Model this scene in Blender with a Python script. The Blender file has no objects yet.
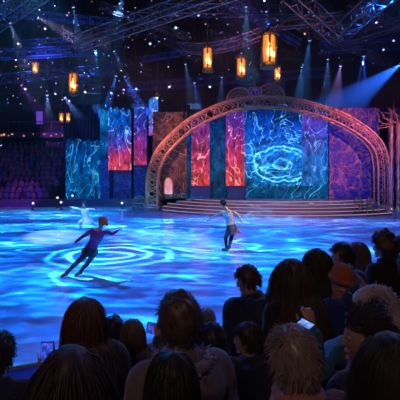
import bpy, bmesh, math, random
from mathutils import Vector, Matrix, noise
R = math.radians
V = Vector
SC = bpy.context.scene
COL = SC.collection

# ------------------------------------------------------------------ camera
cd = bpy.data.cameras.new('camera'); cam = bpy.data.objects.new('camera', cd); COL.objects.link(cam)
cam.location = (0, 0, 2.4); cam.rotation_euler = (R(90), 0, 0)
cd.sensor_width = 36; cd.lens = 36; cd.shift_y = -25/400; cd.clip_start = .05; cd.clip_end = 200
SC.camera = cam
def P(px, py, D):
    return V(((px-200)/400*D, D, 2.4-(py-175)/400*D))

# ------------------------------------------------------------------ render look
SC.view_settings.view_transform = 'Standard'; SC.view_settings.look = 'None'
SC.view_settings.exposure = 0.0; SC.view_settings.gamma = 1.0; SC.view_settings.use_curve_mapping = False
SC.cycles.max_bounces = 6; SC.cycles.volume_bounces = 0; SC.cycles.sample_clamp_indirect = 3.0
SC.cycles.volume_step_rate = 1.0

# ------------------------------------------------------------------ world
w = bpy.data.worlds.new('world'); SC.world = w; w.use_nodes = True
w.node_tree.nodes['Background'].inputs[0].default_value = (.004, .006, .03, 1)
w.node_tree.nodes['Background'].inputs[1].default_value = .5
_vs = w.node_tree.nodes.new('ShaderNodeVolumeScatter')      # thin theatre haze filling the hall
_vs.inputs['Color'].default_value = (.9, .92, 1, 1); _vs.inputs['Density'].default_value = .0005; _vs.inputs['Anisotropy'].default_value = .2
_g = w.node_tree.nodes.new('ShaderNodeNewGeometry'); _x = w.node_tree.nodes.new('ShaderNodeSeparateXYZ'); _r = w.node_tree.nodes.new('ShaderNodeMapRange')
w.node_tree.links.new(_g.outputs['Position'], _x.inputs[0]); w.node_tree.links.new(_x.outputs['Z'], _r.inputs[0])
for _i, _q in enumerate((5.5, 8.5, 0.0, 1.0)): _r.inputs[_i+1].default_value = _q      # the haze gathers under the roof, over the stage end
_r2 = w.node_tree.nodes.new('ShaderNodeMapRange'); w.node_tree.links.new(_x.outputs['Y'], _r2.inputs[0])
for _i, _q in enumerate((17.0, 20.0, 0.0, .011)): _r2.inputs[_i+1].default_value = _q
_m = w.node_tree.nodes.new('ShaderNodeMath'); _m.operation = 'MULTIPLY_ADD'; _m.inputs[2].default_value = .0003
w.node_tree.links.new(_r.outputs[0], _m.inputs[0]); w.node_tree.links.new(_r2.outputs[0], _m.inputs[1])
w.node_tree.links.new(_m.outputs[0], _vs.inputs['Density'])
w.node_tree.links.new(_vs.outputs[0], [n for n in w.node_tree.nodes if n.type == 'OUTPUT_WORLD'][0].inputs['Volume'])

# ------------------------------------------------------------------ node helpers
class NT:
    def __init__(s, nt): s.nt = nt; s.n = nt.nodes; s.l = nt.links
    def new(s, t, **kw):
        x = s.n.new(t)
        for k, v in kw.items(): setattr(x, k, v)
        return x
    def put(s, sock, v):
        if isinstance(v, bpy.types.NodeSocket): s.l.new(v, sock)
        elif isinstance(v, (tuple, list, Vector)) and sock.type == 'RGBA' and len(v) == 3: sock.default_value = (*v, 1)
        else: sock.default_value = v
    def math(s, op, a, b=0.0, c=None, clamp=False):
        x = s.new('ShaderNodeMath', operation=op, use_clamp=clamp); s.put(x.inputs[0], a); s.put(x.inputs[1], b)
        if c is not None: s.put(x.inputs[2], c)
        return x.outputs[0]
    def vmath(s, op, a, b=(0, 0, 0), scale=None):
        x = s.new('ShaderNodeVectorMath', operation=op); s.put(x.inputs[0], a); s.put(x.inputs[1], b)
        if scale is not None: s.put(x.inputs[3], scale)
        return x.outputs['Value'] if op in ('LENGTH', 'DISTANCE', 'DOT_PRODUCT') else x.outputs[0]
    def noise(s, v, scale, detail=3, rough=.5, dist=0):
        x = s.new('ShaderNodeTexNoise'); s.put(x.inputs['Vector'], v); x.inputs['Scale'].default_value = scale
        x.inputs['Detail'].default_value = detail; x.inputs['Roughness'].default_value = rough; x.inputs['Distortion'].default_value = dist
        return x.outputs
    def ramp(s, f, stops):
        x = s.new('ShaderNodeValToRGB'); s.put(x.inputs[0], f); e = x.color_ramp.elements
        while len(e) < len(stops): e.new(.5)
        for q, (p, c) in zip(e, stops):
            q.position = p; q.color = (*c, 1) if len(c) == 3 else c
        return x.outputs[0]
    def maprange(s, v, a, b, c=0.0, d=1.0):
        x = s.new('ShaderNodeMapRange'); s.put(x.inputs[0], v)
        for i, q in enumerate((a, b, c, d)): x.inputs[i+1].default_value = q
        return x.outputs[0]
    def mix(s, f, a, b, mode='MIX'):
        x = s.new('ShaderNodeMix', data_type='RGBA', blend_type=mode); s.put(x.inputs[0], f); s.put(x.inputs[6], a); s.put(x.inputs[7], b)
        return x.outputs[2]
    def veins(s, v, scale, width=.06, warp=.6, wscale=1.5):
        """thin bright branching lines: distorted cell edges"""
        n = s.noise(v, wscale*scale*.5, 3)[1]
        off = s.vmath('SCALE', s.vmath('SUBTRACT', n, (.5, .5, .5)), scale=warp*2/scale)
        p = s.vmath('ADD', v, off)
        vo = s.new('ShaderNodeTexVoronoi', feature='DISTANCE_TO_EDGE'); s.put(vo.inputs['Vector'], p); vo.inputs['Scale'].default_value = scale
        return s.math('POWER', s.maprange(vo.outputs['Distance'], 0, width*2.5, 1, 0), 2.5)
    def ridge(s, v, scale, width=.03, detail=3, dist=.6):
        n = s.noise(v, scale, detail, .5, dist)[0]
        a = s.math('ABSOLUTE', s.math('SUBTRACT', n, .5))
        return s.math('POWER', s.maprange(a, 0, width*2, 1, 0), 2)

def mat(name):
    m = bpy.data.materials.new(name); m.use_nodes = True
    t = NT(m.node_tree); b = m.node_tree.nodes['Principled BSDF']
    return m, t, b
_mc = {}
def simple(name, col, rough=.6, metal=0.0, spec=.5, nscale=8.0, namp=.25, bump=0.0, coat=0.0, sheen=0.0):
    """procedural matte/gloss material with a little mottling"""
    if name in _mc: return _mc[name]
    m, t, b = mat(name)
    tc = t.new('ShaderNodeTexCoord').outputs['Object']
    n = t.noise(tc, nscale, 4)[0]
    c = t.mix(n, tuple(x*(1-namp) for x in col), tuple(min(1, x*(1+namp)) for x in col))
    t.put(b.inputs['Base Color'], c); b.inputs['Roughness'].default_value = rough
    b.inputs['Metallic'].default_value = metal; b.inputs['Specular IOR Level'].default_value = spec
    b.inputs['Coat Weight'].default_value = coat
    b.inputs['Sheen Weight'].default_value = sheen
    if bump:
        bp = t.new('ShaderNodeBump'); bp.inputs['Strength'].default_value = bump; bp.inputs['Distance'].default_value = .02
        t.put(bp.inputs['Height'], t.noise(tc, nscale*6, 3)[0]); t.put(b.inputs['Normal'], bp.outputs[0])
    _mc[name] = m
    return m
def glow(name, col, strength, sample=False):
    if name in _mc: return _mc[name]
    m, t, b = mat(name)
    b.inputs['Base Color'].default_value = (.02, .02, .02, 1)
    b.inputs['Emission Color'].default_value = (*col, 1); b.inputs['Emission Strength'].default_value = strength
    if not sample: m.cycles.emission_sampling = 'NONE'
    _mc[name] = m
    return m

# ------------------------------------------------------------------ lights (projectors and washes of the arena rig, plus added fills)
def spot(name, loc, target, color, power, angle, blend=.4, radius=.08):
    ld = bpy.data.lights.new(name, 'SPOT'); ld.color = color; ld.energy = power
    ld.spot_size = R(angle); ld.spot_blend = blend; ld.shadow_soft_size = radius
    o = bpy.data.objects.new(name, ld); COL.objects.link(o); o.location = loc
    d = V(target)-V(loc); o.rotation_euler = d.to_track_quat('-Z', 'Y').to_euler()
    return o
def area(name, loc, target, color, power, sx, sy):
    ld = bpy.data.lights.new(name, 'AREA'); ld.shape = 'RECTANGLE'; ld.size = sx; ld.size_y = sy; ld.color = color; ld.energy = power
    o = bpy.data.objects.new(name, ld); COL.objects.link(o); o.location = loc
    o.rotation_euler = (V(target)-V(loc)).to_track_quat('-Z', 'Y').to_euler()
    return o
def gobo(o, fn):
    """pattern wheel in a projector: fn(NT, vec_in_metres_per_metre) -> colour, strength"""
    ld = o.data; ld.use_nodes = True; t = NT(ld.node_tree)
    em = [n for n in ld.node_tree.nodes if n.type == 'EMISSION'][0]
    nrm = t.new('ShaderNodeTexCoord').outputs['Normal']
    sp = t.new('ShaderNodeSeparateXYZ'); t.put(sp.inputs[0], nrm)
    z = t.math('ABSOLUTE', sp.outputs[2])
    cb = t.new('ShaderNodeCombineXYZ'); t.put(cb.inputs[0], t.math('DIVIDE', sp.outputs[0], z)); t.put(cb.inputs[1], t.math('DIVIDE', sp.outputs[1], z))
    c, s = fn(t, cb.outputs[0]); t.put(em.inputs[0], c); t.put(em.inputs[1], s)

def ice_pattern(cols, cx, cy, h, gain, rings_=(), soft=None):
    """projected light on the ice, in metres of floor: streaks, bright threads, ripples and sparkle"""
    def fn(t, v):
        p = t.vmath('ADD', t.vmath('MULTIPLY', v, (GSX*h, GSY*h, 0)), (cx, cy, 0))
        ps = t.vmath('MULTIPLY', p, (.42, 1.0, 1.0))
        big = t.noise(ps, .22, 3, .55, .5)[0]
        r1 = t.ridge(ps, .33, .016, 2, 2.0)
        r2 = t.veins(ps, .8, .04, 1.2)
        r3 = t.ridge(ps, 1.1, .02, 3, 1.4)
        f = t.noise(ps, 2.0, 5, .7, 1.4)[0]
        lines = t.math('ADD', t.math('MULTIPLY', r1, 1.5), t.math('ADD', t.math('MULTIPLY', r2, .5), t.math('MULTIPLY', r3, 1.0)))
        base = t.math('MULTIPLY', t.maprange(big, .38, .62, .2, 1.0), t.maprange(f, .36, .64, .15, 1.25))
        lines = t.math('MULTIPLY', lines, t.maprange(big, .40, .60, .2, 1.6))
        for (x, y, r0, r1_, wgt) in rings_:
            q = t.vmath('ADD', t.vmath('SUBTRACT', p, (x, y, 0)), t.vmath('SCALE', t.vmath('SUBTRACT', t.noise(p, .9, 2)[1], (.5, .5, .5)), scale=.7))
            d = t.vmath('LENGTH', t.vmath('MULTIPLY', q, (1, 1, 0)))
            wv = t.math('POWER', t.maprange(t.math('COSINE', t.math('MULTIPLY', d, 6.283/r0)), .3, 1, 0, 1), 2)
            wv = t.math('MULTIPLY', wv, t.maprange(d, r1_*.6, r1_, 1, 0))
            lines = t.math('ADD', lines, t.math('MULTIPLY', wv, wgt))
        vo = t.new('ShaderNodeTexVoronoi', feature='F1'); t.put(vo.inputs['Vector'], p); vo.inputs['Scale'].default_value = 7.0
        dots = t.math('MULTIPLY', t.maprange(vo.outputs['Distance'], .08, .2, 1, 0), t.maprange(t.noise(p, .55, 2)[0], .5, .57, 0, 1))
        sep = t.new('ShaderNodeSeparateXYZ'); t.put(sep.inputs[0], p)
        dots = t.math('MULTIPLY', dots, t.maprange(sep.outputs[1], 8, 11, 1, 0))
        near = t.maprange(sep.outputs[1], 5.5, 12.0, .4, 1.0)
        tot = t.math('ADD', t.math('MULTIPLY', t.math('ADD', t.math('MULTIPLY', base, .75), lines), near), t.math('MULTIPLY', dots, 1.1))
        c = t.ramp(t.math('MULTIPLY', tot, .42, clamp=True), cols)
        l2 = t.vmath('DOT_PRODUCT', v, v)
        flat = t.math('POWER', t.math('ADD', l2, 1.0), 1.5)
        return c, t.math('MULTIPLY', t.math('MULTIPLY', tot, flat), gain)
    return fn
GSX, GSY = 1.0, 1.0
BLUE = [(0, (.0, .13, 1)), (.25, (.0, .26, 1)), (.5, (.0, .5, 1)), (.8, (.05, .85, 1)), (1, (.35, 1, 1))]
VIOL = [(0, (.0, .09, 1)), (.4, (.0, .2, 1)), (.7, (.1, .35, 1)), (1, (.6, .6, 1))]
g1 = spot('gobo_projector_light', (-6, 14, 9.2), (-6, 14, 0), (1, 1, 1), 9500, 128, .5); g1.rotation_euler = (0, 0, 0)
gobo(g1, ice_pattern(BLUE, -6, 14, 9.2, 1.0, [(-2.7, 12.0, .6, 2.4, 2.2), (-1.0, 17.5, .8, 3.0, .7)]))
g2 = spot('gobo_projector_light', (7, 15, 9.4), (7, 15, 0), (1, 1, 1), 4000, 122, .7); g2.rotation_euler = (0, 0, 0)
gobo(g2, ice_pattern(VIOL, 37, 45, 9.4, 1.0, []))
spot('ice_edge_wash_light', (2, 20, 13), (3, 26, 0), (.5, .25, 1), 1100, 60, .9)
# set washes: warm pink onto the arch, violet onto the side walls
spot('arch_wash_light', (-6, 10, 8), (-.3, 27, 5.0), (1, .3, .2), 12500, 24, .8)
spot('arch_wash_light', (16, 12, 8), (9.5, 27, 4.9), (1, .24, .42), 9000, 28, .8)
spot('set_wash_light', (9.5, 18, 2.2), (11.5, 28.5, 3.5), (.15, .12, 1), 2200, 50, .8)
spot('set_wash_light', (-1, 19, 3), (-2.6, 28.5, 2.6), (1, .5, .55), 420, 40, .8)
spot('step_wash_light', (4.5, 8, 8), (4.5, 26, .9), (1, .5, .55), 3800, 34, .8)
spot('set_wash_light', (-9, 20, 6), (-7, 31, 1.6), (.03, .25, 1), 2200, 42, .8)
# purple wash over the far stand
spot('stand_wash_light', (-19, 18, 9), (-13.5, 33, 2.5), (.4, .1, 1), 1300, 60, .9)
spot('stand_wash_light', (-9, 22, 10), (-10, 34, 4), (.12, .12, 1), 900, 70, .9)
# rig wash from below: light spilling up into the roof steel
spot('rig_wash_light', (4, 14, 2), (4, 20, 12), (.3, .2, 1), 80, 100, .9)
spot('rig_wash_light', (-4, 12, 3), (-3.5, 20, 11), (.6, .25, 1), 110, 70, .9)
spot('skater_fill_spot', (10, 8, 12), (.85, 12.6, .9), (1, .8, .7), 9000, 6, .8)  # these three spots are added to brighten the skaters
spot('skater_fill_spot', (4, 2, 12), (-2.5, 9.4, .8), (1, .5, .6), 1500, 7, .8)
spot('skater_fill_spot', (-14, 8, 12), (-5, 17.6, .7), (.75, .9, 1), 5500, 5, .8)
# fill lamps added over the spectators: warm from behind, blue from the ice side
area('audience_fill_light', (-1.5, -2.2, 5.5), (0, 2.3, 1.2), (1, .62, .5), 34, 1.2, .6)
area('audience_fill_light', (3.5, 7.5, 6.5), (.8, 2.4, 1.4), (.2, .3, 1), 90, 2.5, 1.2)

BEAMS = [  # px, py of lamp, depth, target px, py, depth, colour, power, angle
    (73, 4, 20, 82, 60, 20, (.1, .35, 1), 260, 9), (9, 20, 20, 24, 62, 20, (.3, .45, 1), 260, 9),
    (35, 16, 20, 72, 36, 20, (.55, .5, 1), 260, 9), (124, -6, 21, 112, 36, 21, (.1, .4, 1), 300, 12),
    (95, 47, 24, 100, 100, 24, (.06, .45, 1), 420, 10), (113, 49, 24, 132, 90, 24, (.15, .35, 1), 200, 8),
    (47, 92, 25, 50, 140, 25, (.22, .35, 1), 330, 13), (63, 95, 25, 96, 140, 25, (.15, .3, 1), 420, 13),
    (117, 73, 26, 104, 118, 26, (.05, .2, 1), 900, 9), (123, 74, 26, 146, 116, 26, (.03, .1, 1), 900, 9),
    (20, 83, 24, 44, 118, 24, (.45, .08, 1), 160, 11), (0, 143, 24, 22, 205, 24, (.45, .1, 1), 22, 30),
    (185, 62, 26, 192, 100, 26, (.2, .45, 1), 200, 9), (246, 4, 22, 247, 50, 22, (.1, .6, 1), 300, 9),
    (310, 37, 22, 302, 100, 24, (.05, .3, 1), 350, 10), (328, 57, 25, 326, 110, 25, (.15, .3, 1), 240, 12),
    (341, 63, 26, 334, 108, 26, (.5, .3, 1), 330, 13), (364, 53, 25, 360, 108, 25, (.03, .12, 1), 800, 12),
    (404, 62, 24, 335, 112, 25, (.02, .15, 1), 1300, 24), (194, 80, 26, 201, 120, 26, (.05, .15, 1), 350, 10),
    (266, 9, 24, 272, 60, 24, (.08, .25, 1), 200, 9), (222, 75, 26, 220, 112, 26, (.2, .35, 1), 160, 10),
    (302, 65, 26, 298, 108, 26, (.1, .4, 1), 240, 11),
]
for (px, py, D, tx, ty, TD, c, pw, an) in BEAMS:
    a = P(px, py, D); b = P(tx, ty, TD-4 if 30 < px < 70 and py > 80 else TD+8)
    spot('beam_light', a+(b-a).normalized()*.25, b, c, pw*75.0, an, .6, .05)

# ------------------------------------------------------------------ mesh helpers
def tag(o, label=None, cat=None, group=None, kind=None):
    if label: o['label'] = label
    if cat: o['category'] = cat
    if group: o['group'] = group
    if kind: o['kind'] = kind
    return o
def empty(name, loc, rz=0.0, **kw):
    o = bpy.data.objects.new(name, None); COL.objects.link(o); o.location = loc; o.rotation_euler = (0, 0, rz); o.empty_display_size = .2
    return tag(o, **kw)
def obj(name, bm, m, parent=None, smooth=True, **kw):
    me = bpy.data.meshes.new(name); bmesh.ops.recalc_face_normals(bm, faces=bm.faces); bm.to_mesh(me); bm.free()
    for mm in (m if isinstance(m, (list, tuple)) else [m]): me.materials.append(mm)
    if smooth: me.polygons.foreach_set('use_smooth', [True]*len(me.polygons))
    o = bpy.data.objects.new(name, me); COL.objects.link(o)
    if parent: o.parent = parent
    return tag(o, **kw)
def copy_tree(o, parent=None):
    c = o.copy(); COL.objects.link(c); c.parent = parent
    for ch in list(o.children): copy_tree(ch, c)
    return c
def box(bm, c, s, rot=None, bev=0.0, mi=0):
    r = bmesh.ops.create_cube(bm, size=1)['verts']
    M = Matrix.Translation(V(c)) @ (rot.to_4x4() if rot else Matrix.Identity(4)) @ Matrix.Diagonal((*s, 1))
    bmesh.ops.transform(bm, matrix=M, verts=r)
    fs = list({f for v in r for f in v.link_faces})
    for f in fs: f.material_index = mi
    if bev:
        es = list({e for v in r for e in v.link_edges})
        bmesh.ops.bevel(bm, geom=es, offset=bev, segments=2, affect='EDGES', profile=.5)
def rings(bm, rs, n=12, cap=True, mi=0):
    """loft: rs = list of (center, a-vector, b-vector)"""
    prev = None; first = None
    for c, a, b in rs:
        row = [bm.verts.new(c + a*math.cos(2*math.pi*i/n) + b*math.sin(2*math.pi*i/n)) for i in range(n)]
        if prev:
            for i in range(n):
                f = bm.faces.new((prev[i], prev[(i+1) % n], row[(i+1) % n], row[i])); f.material_index = mi
        else: first = row
        prev = row
    if cap:
        for rw in (first, prev):
            try: bm.faces.new(rw).material_index = mi
            except ValueError: pass
def frame_of(d):
    d = d.normalized(); u = V((0, 0, 1)) if abs(d.z) < .9 else V((1, 0, 0))
    a = d.cross(u).normalized(); return a, a.cross(d).normalized()
def tube(bm, pts, rad, n=8, mi=0, round_ends=False):
    pts = [V(p) for p in pts]
    if not isinstance(rad, (list, tuple)): rad = [rad]*len(pts)
    rs = []; a0 = None
    for i, p in enumerate(pts):
        d = (pts[min(i+1, len(pts)-1)]-pts[max(i-1, 0)])
        if d.length < 1e-9: d = V((0, 0, 1))
        if a0 is None: a, b = frame_of(d)
        else:
            a = (a0-d.normalized()*a0.dot(d.normalized()))
            a = a.normalized() if a.length > 1e-6 else frame_of(d)[0]
            b = a.cross(d.normalized()).normalized()
        a0 = a
        if round_ends and i == 0:
            for k in (.95, .7, .35): rs.append((p-d.normalized()*rad[0]*k, a*rad[0]*math.sqrt(1-k*k), b*rad[0]*math.sqrt(1-k*k)))
        rs.append((p, a*rad[i], b*rad[i]))
        if round_ends and i == len(pts)-1:
            for k in (.35, .7, .95): rs.append((p+d.normalized()*rad[-1]*k, a*rad[-1]*math.sqrt(1-k*k), b*rad[-1]*math.sqrt(1-k*k)))
    rings(bm, rs, n, True, mi)
def ball(bm, c, s, u=16, v=12, rot=None, mi=0):
    if isinstance(s, (int, float)): s = (s, s, s)
    c = V(c); rot = rot or Matrix.Identity(3); rows = []
    for j in range(v+1):
        th = math.pi*j/v; n = 1 if j in (0, v) else u
        rows.append([bm.verts.new(c+rot @ V((s[0]*math.sin(th)*math.cos(2*math.pi*i/u), s[1]*math.sin(th)*math.sin(2*math.pi*i/u), s[2]*math.cos(th)))) for i in range(n)])
    for j in range(v):
        A_, B_ = rows[j], rows[j+1]
        for i in range(u):
            if len(A_) == 1: f = (A_[0], B_[i], B_[(i+1) % u])
            elif len(B_) == 1: f = (A_[i], B_[0], A_[(i+1) % u])
            else: f = (A_[i], B_[i], B_[(i+1) % u], A_[(i+1) % u])
            bm.faces.new(f).material_index = mi
def lathe(bm, prof, n=24, c=(0, 0, 0), mi=0):
    c = V(c); rings(bm, [(c+V((0, 0, z)), V((r, 0, 0)), V((0, r, 0))) for r, z in prof], n, True, mi)
def prism(bm, poly, z0, z1, mi=0):
    lo = [bm.verts.new((x, y, z0)) for x, y in poly]; hi = [bm.verts.new((x, y, z1)) for x, y in poly]
    n = len(poly)
    for f in [lo, hi]+[(lo[i], lo[(i+1) % n], hi[(i+1) % n], hi[i]) for i in range(n)]: bm.faces.new(f).material_index = mi
def spline(pts, k=6):
    pts = [V(p) for p in pts]; out = []
    for i in range(len(pts)-1):
        p0, p1, p2, p3 = pts[max(i-1, 0)], pts[i], pts[i+1], pts[min(i+2, len(pts)-1)]
        for j in range(k):
            t = j/k
            out.append(.5*((2*p1)+(-p0+p2)*t+(2*p0-5*p1+4*p2-p3)*t*t+(-p0+3*p1-3*p2+p3)*t**3))
    out.append(pts[-1]); return out

# ------------------------------------------------------------------ materials
M_dark = simple('black_steel', (.02, .02, .025), .5, .3)
M_truss = simple('grey_truss_aluminium', (.1, .09, .13), .4, .4)
M_conc = simple('dark_concrete', (.035, .035, .045), .85, bump=.3)
M_black = simple('black_drape', (.012, .012, .02), .95)
M_copper = simple('gilded_copper', (.85, .4, .24), .38, .55, nscale=3, namp=.35)
M_steps = simple('dark_bronze_steps', (.3, .22, .24), .4, .1)
M_phone = simple('phone_shell', (.01, .01, .012), .25)


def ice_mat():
    m, t, b = mat('blue_light_tinted_ice')
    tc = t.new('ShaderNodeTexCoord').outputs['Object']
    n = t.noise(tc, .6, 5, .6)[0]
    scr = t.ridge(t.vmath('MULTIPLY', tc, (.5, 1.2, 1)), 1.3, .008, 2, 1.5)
    c = t.mix(n, (.26, .5, .82), (.38, .64, .92)); c = t.mix(t.math('MULTIPLY', scr, .5), c, (.7, .85, 1))  # neutral ice tinted blue: projected light's tone put into the base colour
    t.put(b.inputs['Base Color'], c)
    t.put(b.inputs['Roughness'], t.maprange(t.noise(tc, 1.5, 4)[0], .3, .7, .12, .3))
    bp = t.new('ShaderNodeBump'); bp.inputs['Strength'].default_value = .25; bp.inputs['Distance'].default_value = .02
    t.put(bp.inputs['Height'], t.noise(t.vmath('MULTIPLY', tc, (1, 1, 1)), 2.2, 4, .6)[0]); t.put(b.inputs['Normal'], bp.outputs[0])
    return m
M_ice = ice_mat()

# ------------------------------------------------------------------ the arena shell
def slab(name, c, s, m, **kw):
    bm = bmesh.new(); box(bm, c, s); return obj(name, bm, m, smooth=False, kind='structure', **kw)
slab('floor', (0, 16, -.3), (56, 46, .4), M_conc)
slab('wall_back', (0, 38.2, 8), (56, .4, 18), M_black)
slab('wall_left', (-27.8, 16, 8), (.4, 46, 18), M_black)
slab('wall_right', (27.8, 16, 8), (.4, 46, 18), M_black)
slab('wall_front', (0, -6.8, 8), (56, .4, 18), M_black)
slab('ceiling', (0, 16, 16.9), (56, 46, .4), M_black)

# rink outline: near edge follows the boards (slanting), far edge a wide round end
S_BOARD = 4.97
def sline(s, x): return s + .43*x
far = [(x, 30.3-.0035*(x+4)**2 if x > -20 else 29.4) for x in [22-2*i for i in range(22)]]
ice_poly = [(-20, sline(S_BOARD, -9)), (-9, sline(S_BOARD, -9)), (9, sline(S_BOARD, 9)), (22, sline(S_BOARD, 9))] + far
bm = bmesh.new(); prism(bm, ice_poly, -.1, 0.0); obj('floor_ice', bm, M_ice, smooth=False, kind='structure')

def board_mat():
    m, t, b = mat('rink_boards')
    tc = t.new('ShaderNodeTexCoord').outputs['Object']
    t.put(b.inputs['Base Color'], t.mix(t.noise(tc, 4, 3)[0], (.2, .3, .6), (.3, .4, .75))); b.inputs['Roughness'].default_value = .35
    tr_ = t.new('ShaderNodeBsdfTranslucent'); tr_.inputs[0].default_value = (.25, .5, .95, 1); mx = t.new('ShaderNodeMixShader'); mx.inputs[0].default_value = .6
    t.l.new(b.outputs[0], mx.inputs[1]); t.l.new(tr_.outputs[0], mx.inputs[2]); t.l.new(mx.outputs[0], [n_ for n_ in t.n if n_.type == 'OUTPUT_MATERIAL'][0].inputs[0])
    return m
M_board = board_mat()
# near boards with cap rail and a kick strip, running along the slanted front row
root = empty('rink_board', (0, S_BOARD-.06, 0), math.atan(.43), label='low blue rink board with a pale rail in front of the first row', cat='rink board')
bm = bmesh.new(); box(bm, (0, -.05, .22), (20, .06, .44)); obj('board_panel', bm, M_board, root, False)
bm = bmesh.new(); box(bm, (0, -.05, .465), (20, .12, .05), bev=.012); obj('cap_rail', bm, simple('rail_white', (.45, .5, .6), .3), root, False)
bm = bmesh.new(); box(bm, (0, -.095, .13), (20, .02, .1)); obj('kick_strip', bm, simple('kick_blue', (.05, .12, .4), .4), root, False)
# far boards, low and dark, along the far curve
bm = bmesh.new()
fp = [(x, y+.1) for x, y in far if x < -3.2]
for (x0, y0), (x1, y1) in zip(fp[:-1], fp[1:]):
    c = V(((x0+x1)/2, (y0+y1)/2, .3)); d = V((x1-x0, y1-y0, 0))
    box(bm, c, (d.length+.02, .12, .6), Matrix.Rotation(math.atan2(d.y, d.x), 3, 'Z'))
obj('far_rink_board', bm, simple('far_board_dark', (.07, .05, .12), .4), None, False, label='low dark violet rink board along the far left edge of the ice', cat='rink board')

# tiers under the near spectators
ca = math.cos(math.atan(.43)); ang = math.atan(.43)
TIERS = [(3.78, 4.88, .2), (3.05, 3.78, .3), (2.28, 3.05, .42), (1.62, 2.28, .6), (.72, 1.62, .8), (-1.6, .72, 1.1)]
for s0, s1, z in TIERS:
    bm = bmesh.new(); prism(bm, [(-7, sline(s0, -7)), (7, sline(s0, 7)), (7, sline(s1, 7)), (-7, sline(s1, -7))], -.1, z)
    obj('floor_tier', bm, M_conc, smooth=False, kind='structure')

# ------------------------------------------------------------------ round stage with steps
M_led = glow('warm_led_strip', (1, .5, .42), .9)
SCX, SCY, SR = 5.7, 33.0, 10.7
def stage_poly(r, x0, x1, yb=28.0):
    pts = []
    for i in range(97):
        a = R(180+180*i/96); x, y = SCX+r*math.cos(a), SCY+r*math.sin(a)
        if y > yb: y = yb
        pts.append((min(max(x, x0), x1), y))
    out = [pts[0]]
    for p in pts[1:]:
        if (V(p)-V(out[-1])).length > 1e-3: out.append(p)
    if out[0][1] < yb: out.insert(0, (out[0][0], yb))
    if out[-1][1] < yb: out.append((out[-1][0], yb))
    return out
st = empty('round_stage', (SCX, SCY-5, 0), label='round stage of five lit steps rising from the ice under the arch', cat='stage')
st_off = V((SCX, SCY-5, 0))
for k in range(5):
    r = SR-k*.62
    poly = [(x-st_off.x, y-st_off.y) for x, y in stage_poly(r, -2.6, 11.55)]
    bm = bmesh.new(); prism(bm, poly, .002+k*.15, .15+k*.15); s_ = obj('step', bm, M_steps, st, False)
    bm = bmesh.new()
    arc = [V((SCX+(r+.012)*math.cos(R(a)), SCY+(r+.012)*math.sin(R(a)), .135+k*.15))-st_off for a in [180+1.5*i for i in range(121)]]
    arc = [p for p in arc if -2.6 < p.x+st_off.x < 11.55 and p.y+st_off.y < 27.9]
    tube(bm, arc, .010, 6); obj('led_strip', bm, M_led, s_, label='warm glowing strip under the step edge')

# ------------------------------------------------------------------ arch
AD = 27.0
def A(px, py, D=AD): return P(px, py, D)
outer = [(147, 210.3), (147, 196), (147, 180), (150, 165), (157, 150), (168, 137), (185, 122), (205, 110.5), (230, 101), (258, 97), (285, 98), (310, 103), (335, 111), (355, 121), (372, 133), (383, 148), (386.5, 166), (387, 185), (387, 210.3)]
cen = [A(*p) for p in outer]
o_pts = spline(cen, 8)
def inward(pts, d):
    res = []
    for i, p in enumerate(pts):
        t = (pts[min(i+1, len(pts)-1)]-pts[max(i-1, 0)]).normalized()
        n = V((t.z, 0, -t.x))
        res.append(p + n*d)
    return res
def shift(pts, y): return [p+V((0, y, 0)) for p in pts]
wd = .72
i_pts = inward(o_pts, wd)
i_pts[0].z = i_pts[-1].z = o_pts[0].z
arch = empty('stage_arch', (AD*0+4.5, AD, 0), label='tall gilded lattice arch spanning the stage', cat='arch')
ao = V((4.5, AD, 0))
def loc(pts): return [p-ao for p in pts]
for y in (-.35, .35):
    for pts, r in ((o_pts, .065), (i_pts, .065), (inward(o_pts, wd*.2), .025)):
        bm = bmesh.new(); q = loc(shift(pts, y)); 
        tube(bm, q, r, 8); obj('arch_chord', bm, M_copper, arch)
bm = bmesh.new()   # lattice
for y in (-.35, .35):
    a_, b_ = loc(shift(o_pts, y)), loc(shift(i_pts, y))
    for i in range(0, len(a_)-3, 3):
        tube(bm, [a_[i], b_[i+3]], .022, 5); tube(bm, [b_[i], a_[i+3]], .022, 5)
        if i % 6 == 0: tube(bm, [a_[i], b_[i]], .035, 5)
for pts in (loc(o_pts), loc(i_pts)):
    for i in range(0, len(pts)-3, 3):
        tube(bm, [pts[i]+V((0, -.35, 0)), pts[i]+V((0, .35, 0))], .025, 5)
        tube(bm, [pts[i]+V((0, -.35, 0)), pts[i+3]+V((0, .35, 0))], .018, 5)
obj('lattice', bm, M_copper, arch)
random.seed(4)   # filigree scrolls along the arch face
mid = inward(o_pts, wd*.5)
for i in range(3, len(mid)-2, 4):
    bm = bmesh.new(); c = mid[i]-ao+V((0, -.37, 0)); r = .14+.06*random.random(); a0 = random.random()*6.28
    tube(bm, [c+V((math.cos(a0+t*.45)*r*(1-t*.06), 0, math.sin(a0+t*.45)*r*(1-t*.06))) for t in range(13)], .018, 5); obj('scroll', bm, M_copper, arch)
for cx in ((o_pts[0].x+i_pts[0].x)/2, (o_pts[-1].x+i_pts[-1].x)/2):
    bm = bmesh.new(); box(bm, (cx-ao.x, 0, .142), (1.05, 1.0, .28), bev=.04); box(bm, (cx-ao.x, 0, .36), (.92, .88, .16), bev=.03)
    obj('plinth', bm, M_copper, arch, False)
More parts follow.
